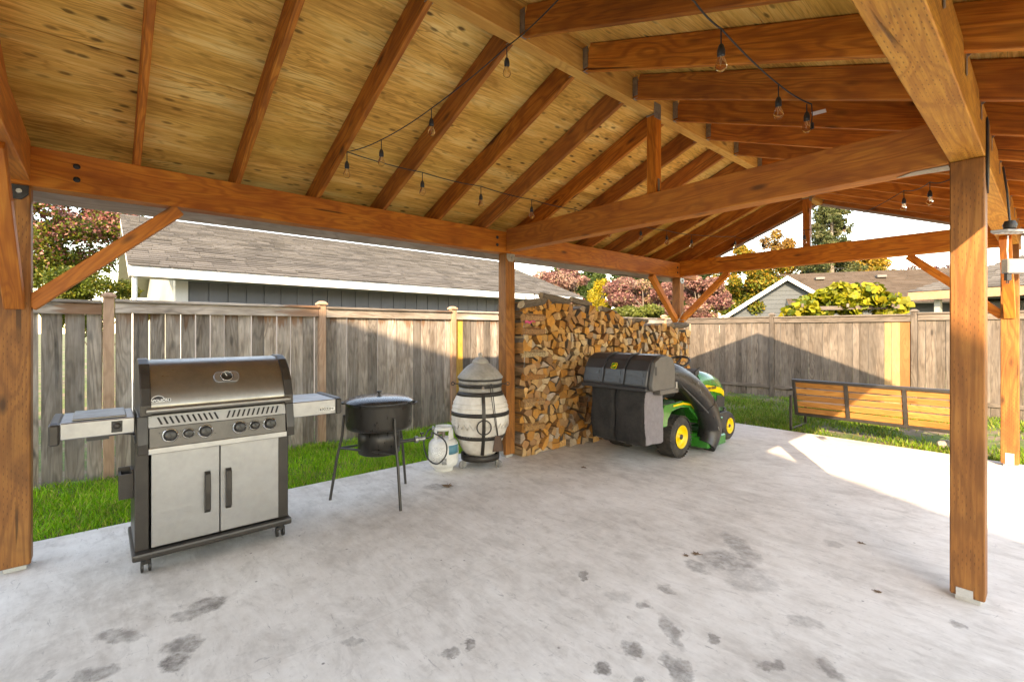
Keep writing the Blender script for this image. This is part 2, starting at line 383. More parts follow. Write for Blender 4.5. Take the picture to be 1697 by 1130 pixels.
def grass(name, label, x0, x1, y0, y1, n, hmin, hmax, wid, cols, patch=None, seed=1):
    r = np.random.default_rng(seed); P = np.stack([r.uniform(x0, x1, n), r.uniform(y0, y1, n)], 1)
    if patch is not None: P = P[patch(P, r)]
    n = len(P); h = r.uniform(hmin, hmax, n); a = r.uniform(0, 2 * np.pi, n); w_ = wid * r.uniform(.6, 1.3, n)
    lx, ly = np.cos(a + 1.57 + r.normal(0, .6, n)), np.sin(a + 1.57 + r.normal(0, .6, n)); ln = r.uniform(.25, 1.2, n) * h
    z0 = -.037
    V = np.zeros((n, 5, 3)); cx, sy_ = np.cos(a) * w_ / 2, np.sin(a) * w_ / 2
    V[:, 0] = np.stack([P[:, 0] - cx, P[:, 1] - sy_, np.full(n, z0)], 1); V[:, 1] = np.stack([P[:, 0] + cx, P[:, 1] + sy_, np.full(n, z0)], 1)
    mx, my = P[:, 0] + lx * ln * .4, P[:, 1] + ly * ln * .4
    V[:, 2] = np.stack([mx + cx * .7, my + sy_ * .7, z0 + h * .65], 1); V[:, 3] = np.stack([mx - cx * .7, my - sy_ * .7, z0 + h * .65], 1)
    V[:, 4] = np.stack([P[:, 0] + lx * ln, P[:, 1] + ly * ln, z0 + h], 1)
    me = bpy.data.meshes.new(name); me.vertices.add(n * 5); me.vertices.foreach_set('co', V.ravel())
    idx = np.arange(n)[:, None] * 5
    lp = np.concatenate([idx + np.array([[0, 1, 2, 3]]), idx + np.array([[3, 2, 4]])], 1)
    me.loops.add(n * 7); me.loops.foreach_set('vertex_index', lp.ravel().astype(np.int32)); me.polygons.add(n * 2)
    st = (np.arange(n)[:, None] * 7 + np.array([[0, 4]])).ravel(); me.polygons.foreach_set('loop_start', st.astype(np.int32))
    me.update(); me.validate()
    ca = me.color_attributes.new('Col', 'FLOAT_COLOR', 'POINT'); cc = np.array(cols); k = r.integers(0, len(cc), n)
    patchy = .5 + .5 * np.sin(P[:, 0] * 5.1 + np.sin(P[:, 1] * 3.7) * 1.5) * np.sin(P[:, 1] * 4.3 + 1)
    col = cc[k] * (r.uniform(.7, 1.25, n) * (.8 + .4 * patchy))[:, None]
    full = np.ones((n, 5, 4)); full[:, :, :3] = col[:, None, :]; ca.data.foreach_set('color', full.ravel())
    o = link(name, me, None, [M_leafcol]); tag(o, label, 'grass', kind='stuff'); return o
def leafcol():
    m = NM('leaf_colour'); a = m.n('VertexColor', _layer_name='Col').outputs[0]
    m.base(a); m.b.inputs['Roughness'].default_value = .55; m.b.inputs['Specular IOR Level'].default_value = .25
    tr = m.n('BsdfTranslucent'); m.t.links.new(a, tr.inputs[0])
    mx = m.n('MixShader', i0=.35); m.t.links.new(m.b.outputs[0], mx.inputs[1]); m.t.links.new(tr.outputs[0], mx.inputs[2])
    m.t.links.new(mx.outputs[0], m.out.inputs[0]); return m.m
M_leafcol = leafcol()
GC = [(.18, .46, .016), (.25, .54, .02), (.12, .33, .013), (.36, .55, .035), (.19, .48, .018), (.45, .43, .1)]
def pl_(P, r):
    v = np.sin(P[:, 0] * 3.1 + 2) * np.sin(P[:, 1] * 2.3) + .6 * np.sin(P[:, 0] * 7.3 + P[:, 1] * 5.1) + .4 * np.sin(P[:, 1] * 11 - P[:, 0] * 9)
    edge = np.clip((-1.95 - P[:, 0]) / .2, 0, 1)
    return r.uniform(0, 1, len(P)) < np.clip(.9 + .35 * v - .75 * edge, .08, 1)
grass('lawn_grass', 'short green lawn strip between the slab and the left board fence', -2.14, -.452, -5.0, 4.6, 105000, .018, .085, .007, GC, pl_, seed=1)
def pf(P, r):
    v = np.sin(P[:, 0] * 1.7 + 1) * np.sin(P[:, 1] * 1.9 - .4) + .5 * np.sin(P[:, 0] * 4.3 + P[:, 1] * 3.1)
    far = np.clip((P[:, 1] - 6.6) / .8, 0, 1)
    bare = np.exp(-((P[:, 0] - 3.4) / 1.0) ** 2 - ((P[:, 1] - 5.4) / 1.1) ** 2)
    return r.uniform(0, 1, len(P)) < np.clip(.85 + .5 * v - 1.1 * far - 1.1 * bare, .03, 1)
grass('lawn_grass', 'patchy lawn with bare soil between the slab end and the back fence', -2.1, 7.5, 4.08, 8.0, 80000, .03, .085, .012,
      [(.11, .23, .014), (.16, .27, .02), (.08, .16, .012), (.24, .25, .05)], pf, seed=2)

# ================================================================== pavilion
XW, YN, YM, YF = 3.937, -4.015, 0.0, 3.88
HB = .07
PAV = empty('pavilion', (XW / 2, 0, 0), 'open timber pavilion with stained orange posts and plywood gable roof over the slab', 'pavilion')
# rafter underside planes
def zl(x): return 2.627 + .397 * (x - .07)
def zr(x): return 2.66 + .372 * (3.867 - x)
M_alu0 = pmat('pale_galvanised', (.55, .55, .53), (.42, .42, .4), 20, .5, .5)
for x, zt in ((0, 2.378), (XW, 2.41)):
    for y in (YN, YM, YF):
        beam('post', (x, y, .03), (x, y, zt), .14, .14, M_post, PAV, up=(0, 1, 0), bevel=.006)
        # stand-off base plate
        b = MB(); b.box((x, y, .015), (.10, .10, .028)); hb = .12 if (x > 1 and y > 1) else .045; b.box((x + (.0 if hb > .1 else -.01), y - .072, .03 + hb / 2), (.068, .008, hb)); b.build('post_base', M_alu0, PAV)
# eave beams, two lengths spliced over the middle posts
for x, z0, m in ((0, 2.378, M_beam), (XW, 2.41, M_beam_inc)):
    beam('eave_beam', (x, YN - .56, z0 + .125), (x, -.002, z0 + .125), .14, .248, m, PAV)
    beam('eave_beam', (x, .002, z0 + .125), (x, YF + .5, z0 + .125), .14, .248, m, PAV)
for y in (YN, YM, YF):
    beam('tie_beam', (.072, y, 2.53), (XW - .072, y, 2.53), .138, .25, M_beam, PAV)
# ridge, king posts
RX = 1.97
beam('ridge_beam', (RX, -4.62, 3.462), (RX, 4.42, 3.462), .088, .245, M_edge, PAV)
for y in (YN, YM, YF):
    beam('king_post', (RX, y, 2.656), (RX, y, 3.338), .088, .088, M_beam, PAV, up=(0, 1, 0))
    for c_, d_ in (((RX + .047, y - .02, 3.36), (.004, .1, .13)), ((RX, y - .047, 3.34), (.09, .004, .03)), ((RX + .047, y, 2.72), (.003, .03, .13))):
        b = MB(); b.box(c_, d_); b.build('king_post_plate', M_galv, PAV)
# rafters
RY = [-3.425 + .613 * i for i in range(-1, 13)]
RD = .184; EX = .45
def rafter(y, side, name='rafter', w_=.038, m=M_raft):
    if side < 0:
        a = Vector((-EX + .12, y, zl(-EX + .12))); b = Vector((RX - .046, y, zl(RX - .046)))
    else:
        a = Vector((XW + EX - .02, y, zr(XW + EX - .02))); b = Vector((RX + .046, y, zr(RX + .046)))
    d = (b - a).normalized(); n = Vector((-d.z, 0, d.x)) if side < 0 else Vector((d.z, 0, -d.x))
    if n.z < 0: n = -n
    o = beam(name, a + n * RD / 2, b + n * RD / 2, w_, RD, m, PAV, up=n); return a, b, n
for y in RY:
    for sd in (-1, 1):
        a, b, n = rafter(y, sd)
        # joist hanger on the ridge
        h = MB(); xx = RX + sd * .047
        for s_ in (-1, 1): h.box((xx + sd * .022, y + s_ * .0215, b.z + .09), (.045, .003, .15))
        h.box((xx + sd * .002, y + .042, b.z + .09), (.003, .04, .15)); h.box((xx + sd * .022, y, b.z - .003), (.045, .046, .003))
        h.build('joist_hanger', M_galv, PAV)
        # seat clip on the outside of the eave beam
        bx_, bz = (-.0735, zl(-.07)) if sd < 0 else (XW + .0735, zr(XW + .07))
        c = MB(); c.prism([(bx_, y + .022, bz - .09), (bx_, y + .06, bz - .07), (bx_, y + .05, bz + .0), (bx_, y + .022, bz + .03)], (sd * .002, 0, 0))
        c.prism([(bx_ - sd * .0, y + .0215, bz - .02), (bx_ + sd * .05, y + .0215, bz + .03), (bx_ + sd * .06, y + .0215, bz + .11), (bx_, y + .0215, bz + .07)], (0, .002, 0))
        c.build('seat_clip', M_galv, PAV)
# plywood sheets, long edge along the eave
for sd in (-1, 1):
    f = zl if sd < 0 else zr
    xe = -EX if sd < 0 else XW + EX
    tot = RX - xe if sd < 0 else xe - RX
    sl_ = .397 if sd < 0 else .372; k = math.sqrt(1 + sl_ * sl_)
    off = RD * k                                         # vertical rafter depth
    u0 = 0.0; row = 0; Ltot = tot * k
    while u0 < Ltot - .01:
        u1 = min(u0 + 1.22, Ltot); ys = -4.62; first = 2.44 if row % 2 == 0 else 1.22
        while ys < 4.41:
            ye = min(ys + first, 4.42); first = 2.44
            ua, ub = u0 + .003, u1 - .003
            um = (ua + ub) / 2 / k; xm = xe - sd * um; zm = f(xm) + off + .012 * k
            d = Vector((-sd, 0, sl_)).normalized()       # up the slope
            n = Vector((sd * sl_, 0, 1)).normalized()
            me_key = ('ply', round(ye - ys, 3), round(ub - ua, 3))
            beam('plywood_sheet', (xm, ys + .0015, zm), (xm, ye - .0015, zm), ub - ua, .012, M_ply, PAV, up=n, bevel=.0015)
            ys = ye
        u0 = u1; row += 1
M_rooftop = pmat('grey_shingle_top', (.11, .105, .1), (.16, .15, .14), 8, .9, 0, .5)
for sd in (-1, 1):
    f = zl if sd < 0 else zr; sl_ = .397 if sd < 0 else .372; k = math.sqrt(1 + sl_ * sl_); off = RD * k + .03
    xe = -EX - .04 if sd < 0 else XW + EX + .04; b = MB()
    b.prism([(xe, -4.66, f(xe) + off), (RX, -4.66, f(RX) + off), (RX, -4.66, f(RX) + off + .02), (xe, -4.66, f(xe) + off + .02)], (0, 9.12, 0))
    b.build('roof_shingles', M_rooftop, PAV)
# fascia and barge boards
M_fascia = wood('grey_fascia', (.3, .27, .23), (.42, .385, .335), (.5, .47, .42), .1, False, 1, .7, .04)
for x, z in ((-EX - .012, zl(-EX) + .08), (XW + EX + .012, zr(XW + EX) + .08)):
    beam('fascia_board', (x, -4.64, z), (x, 4.44, z), .02, .235, M_fascia, PAV)
for y in (-4.635, 4.435):
    for sd in (-1, 1):
        f = zl if sd < 0 else zr; xe = -EX - .03 if sd < 0 else XW + EX + .03
        a, b = Vector((xe, y, f(xe))), Vector((RX - .001 if sd < 0 else RX + .001, y, f(RX))); d = (b - a).normalized(); n = Vector((-d.z, 0, d.x)); n = n if n.z > 0 else -n
        beam('barge_board', a + n * .085, b + n * .085, .022, .235, M_fascia, PAV, up=n)
    yy = y + (.031 if y < 0 else -.031)
    for sd in (-1, 1): rafter(yy, sd, 'barge_rafter')
# knee braces
def brace(p, q, ax):
    up = (0, 0, 1); beam('knee_brace', p, q, .088, .088, M_beam, PAV, up=up)
for y, s_ in ((YN, 1), (YF, -1)):
    for x, zt in ((0, 2.378), (XW, 2.41)):
        brace((x, y + s_ * .055, 1.64), (x, y + s_ * .83, zt - .012), 1)
        sx_ = 1 if x == 0 else -1
        brace((x + sx_ * .055, y, 1.64), (x + sx_ * .86, y, 2.395), 0)
# brackets, bolts, splice plates
M_blkplate = pmat('black_plate', (.02, .02, .02), (.04, .04, .038), 20, .55, .4, .1)
def plate(x, y, z, m):
    b = MB(); pts = [(x + .072, y - .062, z), (x + .072, y + .062, z), (x + .072, y + .062, z - .055), (x + .072, y + .03, z - .09), (x + .072, y - .03, z - .09), (x + .072, y - .062, z - .055)]
    b.prism(pts, (.005, 0, 0)); o = b.build('post_cap_plate', m, PAV); c = MB(); c.cyl((x + .077, y + .02, z - .04), (x + .087, y + .02, z - .04), .014, n=10); c.build('bolt', M_galv, PAV)
plate(0, YN, 2.375, M_blkplate); plate(0, YM, 2.375, M_galv); plate(0, YF, 2.375, M_galv); 
for y in (YM,):
    b = MB(); b.prism([(XW + .073, y - .05, 2.62), (XW + .073, y + .05, 2.62), (XW + .073, y + .05, 2.32), (XW + .073, y, 2.22), (XW + .073, y - .05, 2.32)], (.006, 0, 0)); b.build('post_cap_plate', M_blkplate, PAV)
    b = MB(); b.prism([(3.62, y + .01, 2.402), (3.86, y + .06, 2.402), (3.86, y - .05, 2.402), (3.7, y - .05, 2.402)], (0, 0, -.003)); b.build('nail_plate', M_galv, PAV)
for y in (YN + .28, YM - .2, YF - .14):
    for z in (2.46, 2.545):
        b = MB(); b.lathe((.0705, y, z), [(.019, 0), (.017, .006), (.006, .008)], 10, 'X'); b.build('bolt_head', M_blkplate, PAV)

# ================================================================== fences
def fence(name, label, p0, p1, posts, H, mb, side, new={}, gap=.008, gaps={}, bottom=False, wmin=.125, wmax=.15, seed=3, cap=.0):
    """p0->p1 along the fence; posts = distances along it; side = unit vector to the viewer's face"""
    r = random.Random(seed); p0, p1 = Vector(p0), Vector(p1); L = (p1 - p0).length; d = (p1 - p0) / L; nrm = Vector(side)
    root = empty(name, (p0 + p1) / 2, label, 'fence')
    for t in posts:
        c = p0 + d * t; hh = H + .03 + cap
        beam('fence_post', c + Vector((0, 0, -.06)), c + Vector((0, 0, hh)), .09, .09, M_fpost if mb is M_fence else M_fence2, root, up=d)
        b = MB(); q = d.to_track_quat('X', 'Z').to_matrix()
        b.box(c + Vector((0, 0, hh + .012)), (.125, .125, .02), q); zz = hh + .022
        pts = [c + q @ Vector((x * .06, y * .06, 0)) + Vector((0, 0, zz)) for x, y in ((-1, -1), (1, -1), (1, 1), (-1, 1))]
        tp = [c + q @ Vector((x * .028, y * .028, 0)) + Vector((0, 0, zz + .028)) for x, y in ((-1, -1), (1, -1), (1, 1), (-1, 1))]
        b.loft([pts, tp]); b.build('post_cap', M_fpost if mb is M_fence else M_fence2, root)
    ends = [0.0] + list(posts) + [L]
    for i in range(len(ends) - 1):
        a, b_ = ends[i] + (.05 if i > 0 else 0), ends[i + 1] - (.05 if i < len(ends) - 2 else 0)
        if b_ - a < .2: continue
        dz = r.uniform(-.012, .012)
        pa, pb = p0 + d * a, p0 + d * b_
        beam('cap_rail', pa + Vector((0, 0, H - .012 + dz)), pb + Vector((0, 0, H - .012 + dz)), .13, .03, mb, root)
        for s_ in (1, -1): beam('top_trim', pa + nrm * .03 * s_ + Vector((0, 0, H - .085 + dz)), pb + nrm * .03 * s_ + Vector((0, 0, H - .085 + dz)), .022, .11, mb, root)
        if bottom:
            for s_ in (1, -1): beam('bottom_rail', pa + nrm * .03 * s_ + Vector((0, 0, .2)), pb + nrm * .03 * s_ + Vector((0, 0, .2)), .022, .075, mb, root)
        t = a + .004; k = 0
        while t < b_ - .03:
            w_ = min(r.uniform(wmin, wmax), b_ - t - .004)
            if b_ - t - w_ < .05: w_ = b_ - t - .004
            c = p0 + d * (t + w_ / 2) + nrm * r.uniform(-.004, .004); zb = -.03 + r.uniform(-.01, .02)
            m = mb
            for (lo, hi), mm in new.items():
                if lo <= t + w_ / 2 < hi: m = mm
            lean = d * r.uniform(-.006, .006)
            wr = round(w_ / .004) * .004
            beam('fence_board', c + Vector((0, 0, zb)), c + lean + Vector((0, 0, H - .045)), wr, .018, m, root, up=nrm, bevel=.002)
            t += w_ + r.uniform(.3, 1.7) * gaps.get(i, gap); k += 1
    return root
FX = -2.15; FYF = 7.95
fence('board_fence', 'weathered grey board fence with cedar posts beside the grass strip', (FX, -6.2, 0), (FX, FYF + .2, 0), [.6, 2.643, 4.796, 6.879, 9.0, 11.1, 13.2], 1.79, M_fence, (1, 0, 0),
      new={(7.0, 7.14): M_fnew}, gap=.006, gaps={1: .014, 2: .009}, seed=5)
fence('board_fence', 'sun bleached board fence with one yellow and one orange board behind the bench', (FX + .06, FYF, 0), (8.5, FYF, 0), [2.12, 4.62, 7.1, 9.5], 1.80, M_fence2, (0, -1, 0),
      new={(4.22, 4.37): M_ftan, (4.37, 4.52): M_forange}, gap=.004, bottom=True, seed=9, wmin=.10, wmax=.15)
# ================================================================== own house behind the viewpoint (it shades the near slab)
def own_house():
    ec = Vector((4.91, -5.67, 6.6)); ua = Vector((-.509, -.861, 0)).normalized(); ub = Vector((.861, -.509, 0))
    root = empty('house', (ec.x, ec.y, 0), 'two storey house with pale siding and dark hip roof behind the pavilion', 'house')
    o = ec + (ua + ub) * .5; o.z = 0; LA, LB = 11.0, 10.0
    ms = pmat('pale_siding', (.62, .6, .56), (.56, .54, .5), 3, .7); mr = M_rooftop; mg = pmat('window_glass', (.05, .06, .07), (.04, .05, .06), 2, .08)
    b = MB(); b.prism([o, o + ua * LA, o + ua * LA + ub * LB, o + ub * LB], (0, 0, 6.45)); b.build('wall', ms, root)
    z = 6.5; e0 = ec.copy(); e0.z = z; A, B = LA + 1.0, LB + 1.0
    c = [e0, e0 + ua * A, e0 + ua * A + ub * B, e0 + ub * B]
    b = MB(); b.prism(c, (0, 0, .1)); h = B / 2
    r0 = e0 + ub * h + ua * h + Vector((0, 0, 2.3)); r1 = e0 + ub * h + ua * (A - h) + Vector((0, 0, 2.3))
    cc = [p + Vector((0, 0, .1)) for p in c]
    b.add(cc + [r0, r1], [(0, 1, 5, 4), (1, 2, 5), (2, 3, 4, 5), (3, 0, 4)]); b.build('roof', mr, root)
    q = Matrix((ua, ub, UP)).transposed()
    for k in range(3):
        for zz in (1.6, 4.6):
            p = o + ua * (2 + 3.2 * k) - ub * .02 + Vector((0, 0, zz)); w_ = MB(); w_.box(p, (1.3, .06, 1.2), q); wo = w_.build('window', M_white, root)
            w_ = MB(); w_.box(p - ub * .03, (1.14, .02, 1.04), q); w_.build('pane', mg, wo)
own_house()
# ================================================================== string lights
M_cord = pmat('black_cord', (.018, .018, .018), (.03, .03, .03), 20, .5)
def glass_mat():
    m = NM('bulb_glass'); m.b.inputs['Base Color'].default_value = (1, .93, .82, 1); m.b.inputs['Roughness'].default_value = .02
    m.b.inputs['Transmission Weight'].default_value = 1.0; m.b.inputs['IOR'].default_value = 1.25; return m.m
M_glass = glass_mat()
M_fil = pmat('filament', (.75, .55, .3), (.6, .42, .2), 20, .5)
NL_ = Vector((-.397, 0, 1)); NR_ = Vector((.372, 0, 1))
PL_ = Vector((.07, 0, 2.627 - .01)); PR_ = Vector((3.867, 0, 2.66 - .01))
_bm = {}
def bulb(parent, p, drop=.075, sc=1.0):
    """a dropper, socket and clear bulb hanging at p"""
    p = Vector(p); s = MB(); s.cyl(p, p - UP * drop, .0035, n=6); s.lathe(p - UP * (drop + .055), [(.013, 0), (.0175, .004), (.0175, .03), (.012, .05), (.006, .058)], 12)
    so_ = s.build('socket', M_cord, parent)
    z = p - UP * (drop + .055); g_ = MB()
    g_.lathe(z - UP * .072, [(.001, 0), (.012, .003), (.022, .012), (.0265, .026), (.024, .042), (.0165, .06), (.0125, .073)], 14, cap=False); g_.build('glass_bulb', M_glass, so_)
    f = MB(); f.tube([z, z - UP * .02 + RT * .004, z - UP * .045 - RT * .003, z - UP * .02 - RT * .004, z], .0012, 5, cap=False); f.build('filament', M_fil, so_)
def cordpath(pts, sag=.03, n=8):
    out = []
    for a, b in zip(pts[:-1], pts[1:]):
        a, b = Vector(a), Vector(b)
        for i in range(n):
            t = i / n; p = a.lerp(b, t); p.z -= sag * 4 * t * (1 - t); out.append(p)
    out.append(Vector(pts[-1])); return out
def string(name, label, pts, bulbs, sag=.02):
    root = empty(name, pts[0], label, 'string lights', 'bulb strings under the rafters')
    c = MB(); c.tube(cordpath(pts, sag), .0042, 6); c.build('cord', M_cord, root)
    for b in bulbs: bulb(root, b)
    return root
L = lambda px, py: hitplane(px, py, PL_, NL_)
Rr = lambda px, py: hitplane(px, py, PR_, NR_)
top = L(920, 3); corner = L(575, 252)
run = [L(840, 78), L(715, 180), L(632, 232), corner]
far1 = [L(700, 286), L(797, 309), L(881, 331), L(953, 347), L(1010, 366), L(1062, 374), L(1105, 382), L(1146, 389), L(1218, 392)]
string('string_light', 'string of clear bulbs strung along the plywood slope above the kettle and woodpile',
       [Rr(1010, -75), Rr(925, 0), run[0], run[1], run[2], corner] + far1, run + far1, .012)
# second string: across to the far gable and back along the right beam
g0 = far1[-1]; yg = 3.72
ga = [g0, Vector((1.45, yg, 2.83)), Vector((1.97, yg + .05, 2.88)), Vector((2.45, yg, 2.93)), Rr(1498, 316), Rr(1541, 302), Rr(1585, 290)]
string('string_light', 'string of clear bulbs crossing the open far gable', ga, ga[1:6], .03)
rb = [Rr(1150, 2), Rr(1195, 48), Rr(1290, 140), Rr(1345, 173)]
sr = string('string_light', 'string end with white tag and loose plug hanging from the right rafters', [Rr(1100, -60)] + rb, rb[1:3], .012)
e = rb[3]
bulb(sr, e - RT * .03 - UP * .0, .05)
c = MB(); c.tube([e, e - UP * .06 + RT * .004, e - UP * .12], .0035, 6); c.box(e - UP * .135, (.022, .018, .035)); c.build('plug', M_cord, sr)
c = MB(); c.box(e - UP * .05 + RT * .045, (.09, .002, .022), Matrix((RT, HD, UP)).transposed() @ Matrix.Rotation(R(-14), 3, 'Y')); c.build('paper_tag', M_white, sr)

# ================================================================== LED work lamp and control box hung from the right beam
M_alu = pmat('light_grey_metal', (.27, .27, .26), (.2, .2, .2), 10, .4, .4)
def led():
    p = Vector((4.06, .83, 2.13))
    root = empty('work_lamp', p, 'flat grey LED lamp hanging by a black cord from the right beam', 'lamp')
    c = MB(); c.tube([p + Vector((-.03, .0, .42)), p + Vector((-.012, 0, .25)), p + Vector((0, 0, .05))], .006, 7); c.build('cord', M_cord, root)
    b = MB(); b.lathe(p + UP * .0, [(.025, .06), (.035, .035), (.03, .01)], 14); b.build('canopy', M_cord, root)
    q = RT; b = MB()
    pts = [p + q * x + HD * y - UP * .0 for x, y in ((-.13, 0), (-.06, -.05), (.04, -.045), (.12, 0), (.04, .045), (-.06, .05))]
    b.prism(pts, (0, 0, -.018)); b.build('housing', M_alu, root, bevel=.004)
    for i in range(5):
        d = MB(); d.box(p - UP * .0195 + q * (-.07 + .034 * i), (.018, .05, .003), Matrix((RT, HD, UP)).transposed()); d.build('led_panel', M_white, root)
    b = MB(); b.tube([p + q * .12, p + q * .17 + UP * .015, p + q * .2 - UP * .01, p + q * .16 - UP * .05], .004, 6); b.build('wire_hook', M_alu, root)
led()
def ctrl():
    p = Vector((4.05, .86, 1.9)); q = Matrix((RT, HD, UP)).transposed()
    root = empty('power_adapter', p, 'small silver grey power adapter dangling on a white cord below the lamp', 'adapter')
    b = MB(); b.tube([p + UP * .2, p + UP * .1 - RT * .004, p + UP * .05], .004, 6); b.build('cord', M_white, root)
    b = MB(); b.box(p + RT * .035, (.115, .05, .095), q); b.build('case', M_alu, root, bevel=.006)
    b = MB(); b.box(p - UP * .07 - RT * .0, (.03, .02, .045), q); b.box(p - UP * .1 - RT * .006, (.004, .004, .025), q); b.box(p - UP * .1 + RT * .006, (.004, .004, .025), q); b.build('plug', M_cord, root)
ctrl()

# ================================================================== gas grill
def steel(name, c, r, streak=(60, 2, 60)):
    m = NM(name); tc = m.n('TexCoord').outputs['Object']
    br = m.noise(m.vmath('MULTIPLY', tc, (3, 3, 160)), 1.0, 3); sm = m.noise(tc, 5, 5, .65)
    m.base(m.mix(m.rng(sm, .35, .7), c4(c), c4(tuple(x * .72 for x in c)))); m.b.inputs['Metallic'].default_value = .92
    m.set(m.b, 'Roughness', m.math('ADD', m.rng(br, .3, .7, r - .05, r + .06), m.rng(sm, .4, .7, 0, .12)))
    return m.m
M_steel = steel('brushed_steel', (.385, .385, .385), .34)
M_steel2 = steel('dull_steel', (.33, .315, .29), .45)
M_lidst = steel('brownish_lid_steel', (.33, .305, .27), .3)  # lid steel with a slightly brown base colour
M_fasc = pmat('dark_brushed_fascia', (.11, .1, .092), (.085, .078, .072), 12, .4, .5, .02)
M_vent = pmat('bright_brushed_strip', (.5, .49, .47), (.42, .41, .39), 12, .45, .3, .02)
M_gun = pmat('gunmetal_enamel', (.05, .043, .037), (.035, .03, .026), 15, .38, .35, .02)
M_knob = pmat('black_knob', (.016, .014, .013), (.024, .022, .02), 10, .35)
M_chrome = pmat('chrome', (.85, .85, .84), (.7, .7, .69), 6, .14, 1.0)
def grill():
    ya, yb = -3.478, -2.583; x0, x1 = .08, .65; yc = (ya + yb) / 2
    root = empty('gas_grill', ((x0 + x1) / 2, yc, 0), 'large stainless steel gas grill with closed lid and two side shelves on the slab', 'grill')
    def part(name, mat, fn, par=root, **k): b = MB(); fn(b); return b.build(name, mat, par, **k)
    # base tray and casters
    part('base_tray', M_gun, lambda b: b.bx((x0, ya, .098), (x1 + .01, yb, .142)), bevel=.014, seg=2)
    for x in (x0 + .07, x1 - .06):
        for y in (ya + .07, yb - .06):
            c = part('caster', M_knob, lambda b: (b.cyl((x, y, .1), (x, y, .075), .022, n=12), b.box((x - .005, y, .066), (.05, .05, .018))))
            for s_ in (-.019, .019): part('wheel', M_knob, lambda b: b.lathe((x - .012, y + s_ - .008, .034), [(.02, 0), (.034, .002), (.034, .014), (.02, .016)], 18, 'Y'), c)
    # cabinet
    for y in (ya + .05, yb - .045):
        part('side_panel', M_gun, lambda b: b.bx((x0 + .03, y - .035, .14), (x1 - .05, y + .035, .80)), bevel=.004)
    part('back_panel', M_gun, lambda b: b.bx((x0 + .02, ya + .09, .14), (x0 + .035, yb - .085, .80)))
    dl, dr, dm = -3.384, -2.663, -3.022
    for a, b_, nm in ((dl, dm - .003, 0), (dm + .003, dr, 1)):
        d = part('door', M_steel, lambda b: b.bx((x1 - .05, a, .15), (x1 - .03, b_, .728)), bevel=.004, seg=2)
        hy = -3.093 if nm == 0 else -2.974
        part('handle', M_gun, lambda b: b.loft([[(x1 - .028 + dx, hy - .016, z), (x1 - .028 + dx, hy + .016, z), (x1 - .03, hy + .016, z), (x1 - .03, hy - .016, z)] for z, dx in ((.30, .012), (.32, .03), (.43, .034), (.55, .03), (.565, .012))]), d, bevel=.003)
    # fire box behind the control panel
    part('fire_box', M_gun, lambda b: b.bx((x0 + .02, ya + .03, .80), (x1 - .06, yb - .03, .962)), bevel=.004)
    # control panel: sloping vented strip above a darker fascia
    pa, pb = -3.4, -2.63; n = Vector((.24, 0, -.03)).normalized()
    part('control_panel', M_fasc, lambda b: b.prism([(x1 - .055, pa, .735), (x1 + .03, pa, .735), (x1 + .035, pa, .772), (x1 + .022, pa, .893), (x1 - .055, pa, .893)], (0, pb - pa, 0)), bevel=.004)
    lip = part('panel_lip', M_steel, lambda b: b.prism([(x1 + .025, pa - .004, .733), (x1 + .043, pa - .004, .735), (x1 + .042, pa - .004, .772), (x1 + .03, pa - .004, .774)], (0, pb - pa + .008, 0)), bevel=.003)
    vs = part('vent_strip', M_vent, lambda b: b.prism([(x1 + .024, pa - .003, .893), (x1 - .005, pa - .003, .962), (x1 - .05, pa - .003, .962), (x1 - .05, pa - .003, .893)], (0, pb - pa + .006, 0)), bevel=.003)
    t = Vector((-.029, 0, .069)).normalized(); nn = Vector((.069, 0, .029)).normalized()
    for i in range(11):
        for sgn in (-1, 1):
            yy = (-3.345 + i * .0295) if sgn < 0 else (-2.685 - i * .0295)
            ctr = Vector((x1 + .0095, yy, .9275)) + nn * .001
            dv = (t * .046 + Vector((0, 1, 0)) * (.018 * sgn)); wv = Vector((0, .0055, 0)) 
            part('vent_slot', M_knob, lambda b: b.prism([ctr - dv / 2 - wv, ctr - dv / 2 + wv, ctr + dv / 2 + wv, ctr + dv / 2 - wv], nn * .0022), vs)
    for y in (pa - .028, pb + .028):
        part('panel_end', M_gun, lambda b: b.prism([(x1 - .06, y - .026, .73), (x1 + .042, y - .026, .738), (x1 + .046, y - .026, .80), (x1 + .012, y - .026, .965), (x1 - .06, y - .026, .965)], (0, .052, 0)), bevel=.006, seg=2)
    # knobs
    fn_ = Vector((1, 0, .11)).normalized()
    for y, r in ((-3.296, .036), (-3.203, .028), (-3.112, .036), (-2.92, .036), (-2.83, .028), (-2.737, .036)):
        p = Vector((x1 + .029, y, .838))
        bz = part('knob_bezel', M_chrome, lambda b: b.lathe(p, [(r * 1.22, 0), (r * 1.2, .006), (r * 1.0, .01)], 24, fn_))
        part('knob', M_knob, lambda b: (b.lathe(p + fn_ * .008, [(r, 0), (r * .96, .018), (r * .8, .03), (r * .72, .032), (.001, .03)], 24, fn_), b.box(p + fn_ * .036, (.012, .008, r * 1.3), Matrix.Rotation(R(20), 3, 'X'))), bz, kind=None)
        for k in (-1, 1): part('dial_mark', M_knob, lambda b: b.box(p + Vector((.003, k * r * 1.45, .0 - .02 * k)), (.003, .006, .005)))
    # lid
    prof = [(x1 + .035, .985), (x1 + .032, 1.03), (x1 - .005, 1.12), (x1 - .06, 1.2), (x1 - .13, 1.262), (x1 - .2, 1.287), (x1 - .3, 1.29), (x0 + .08, 1.24), (x0 + .04, 1.12), (x0 + .03, .968), (x1 - .02, .968)]
    la, lb = ya + .035, yb + .0
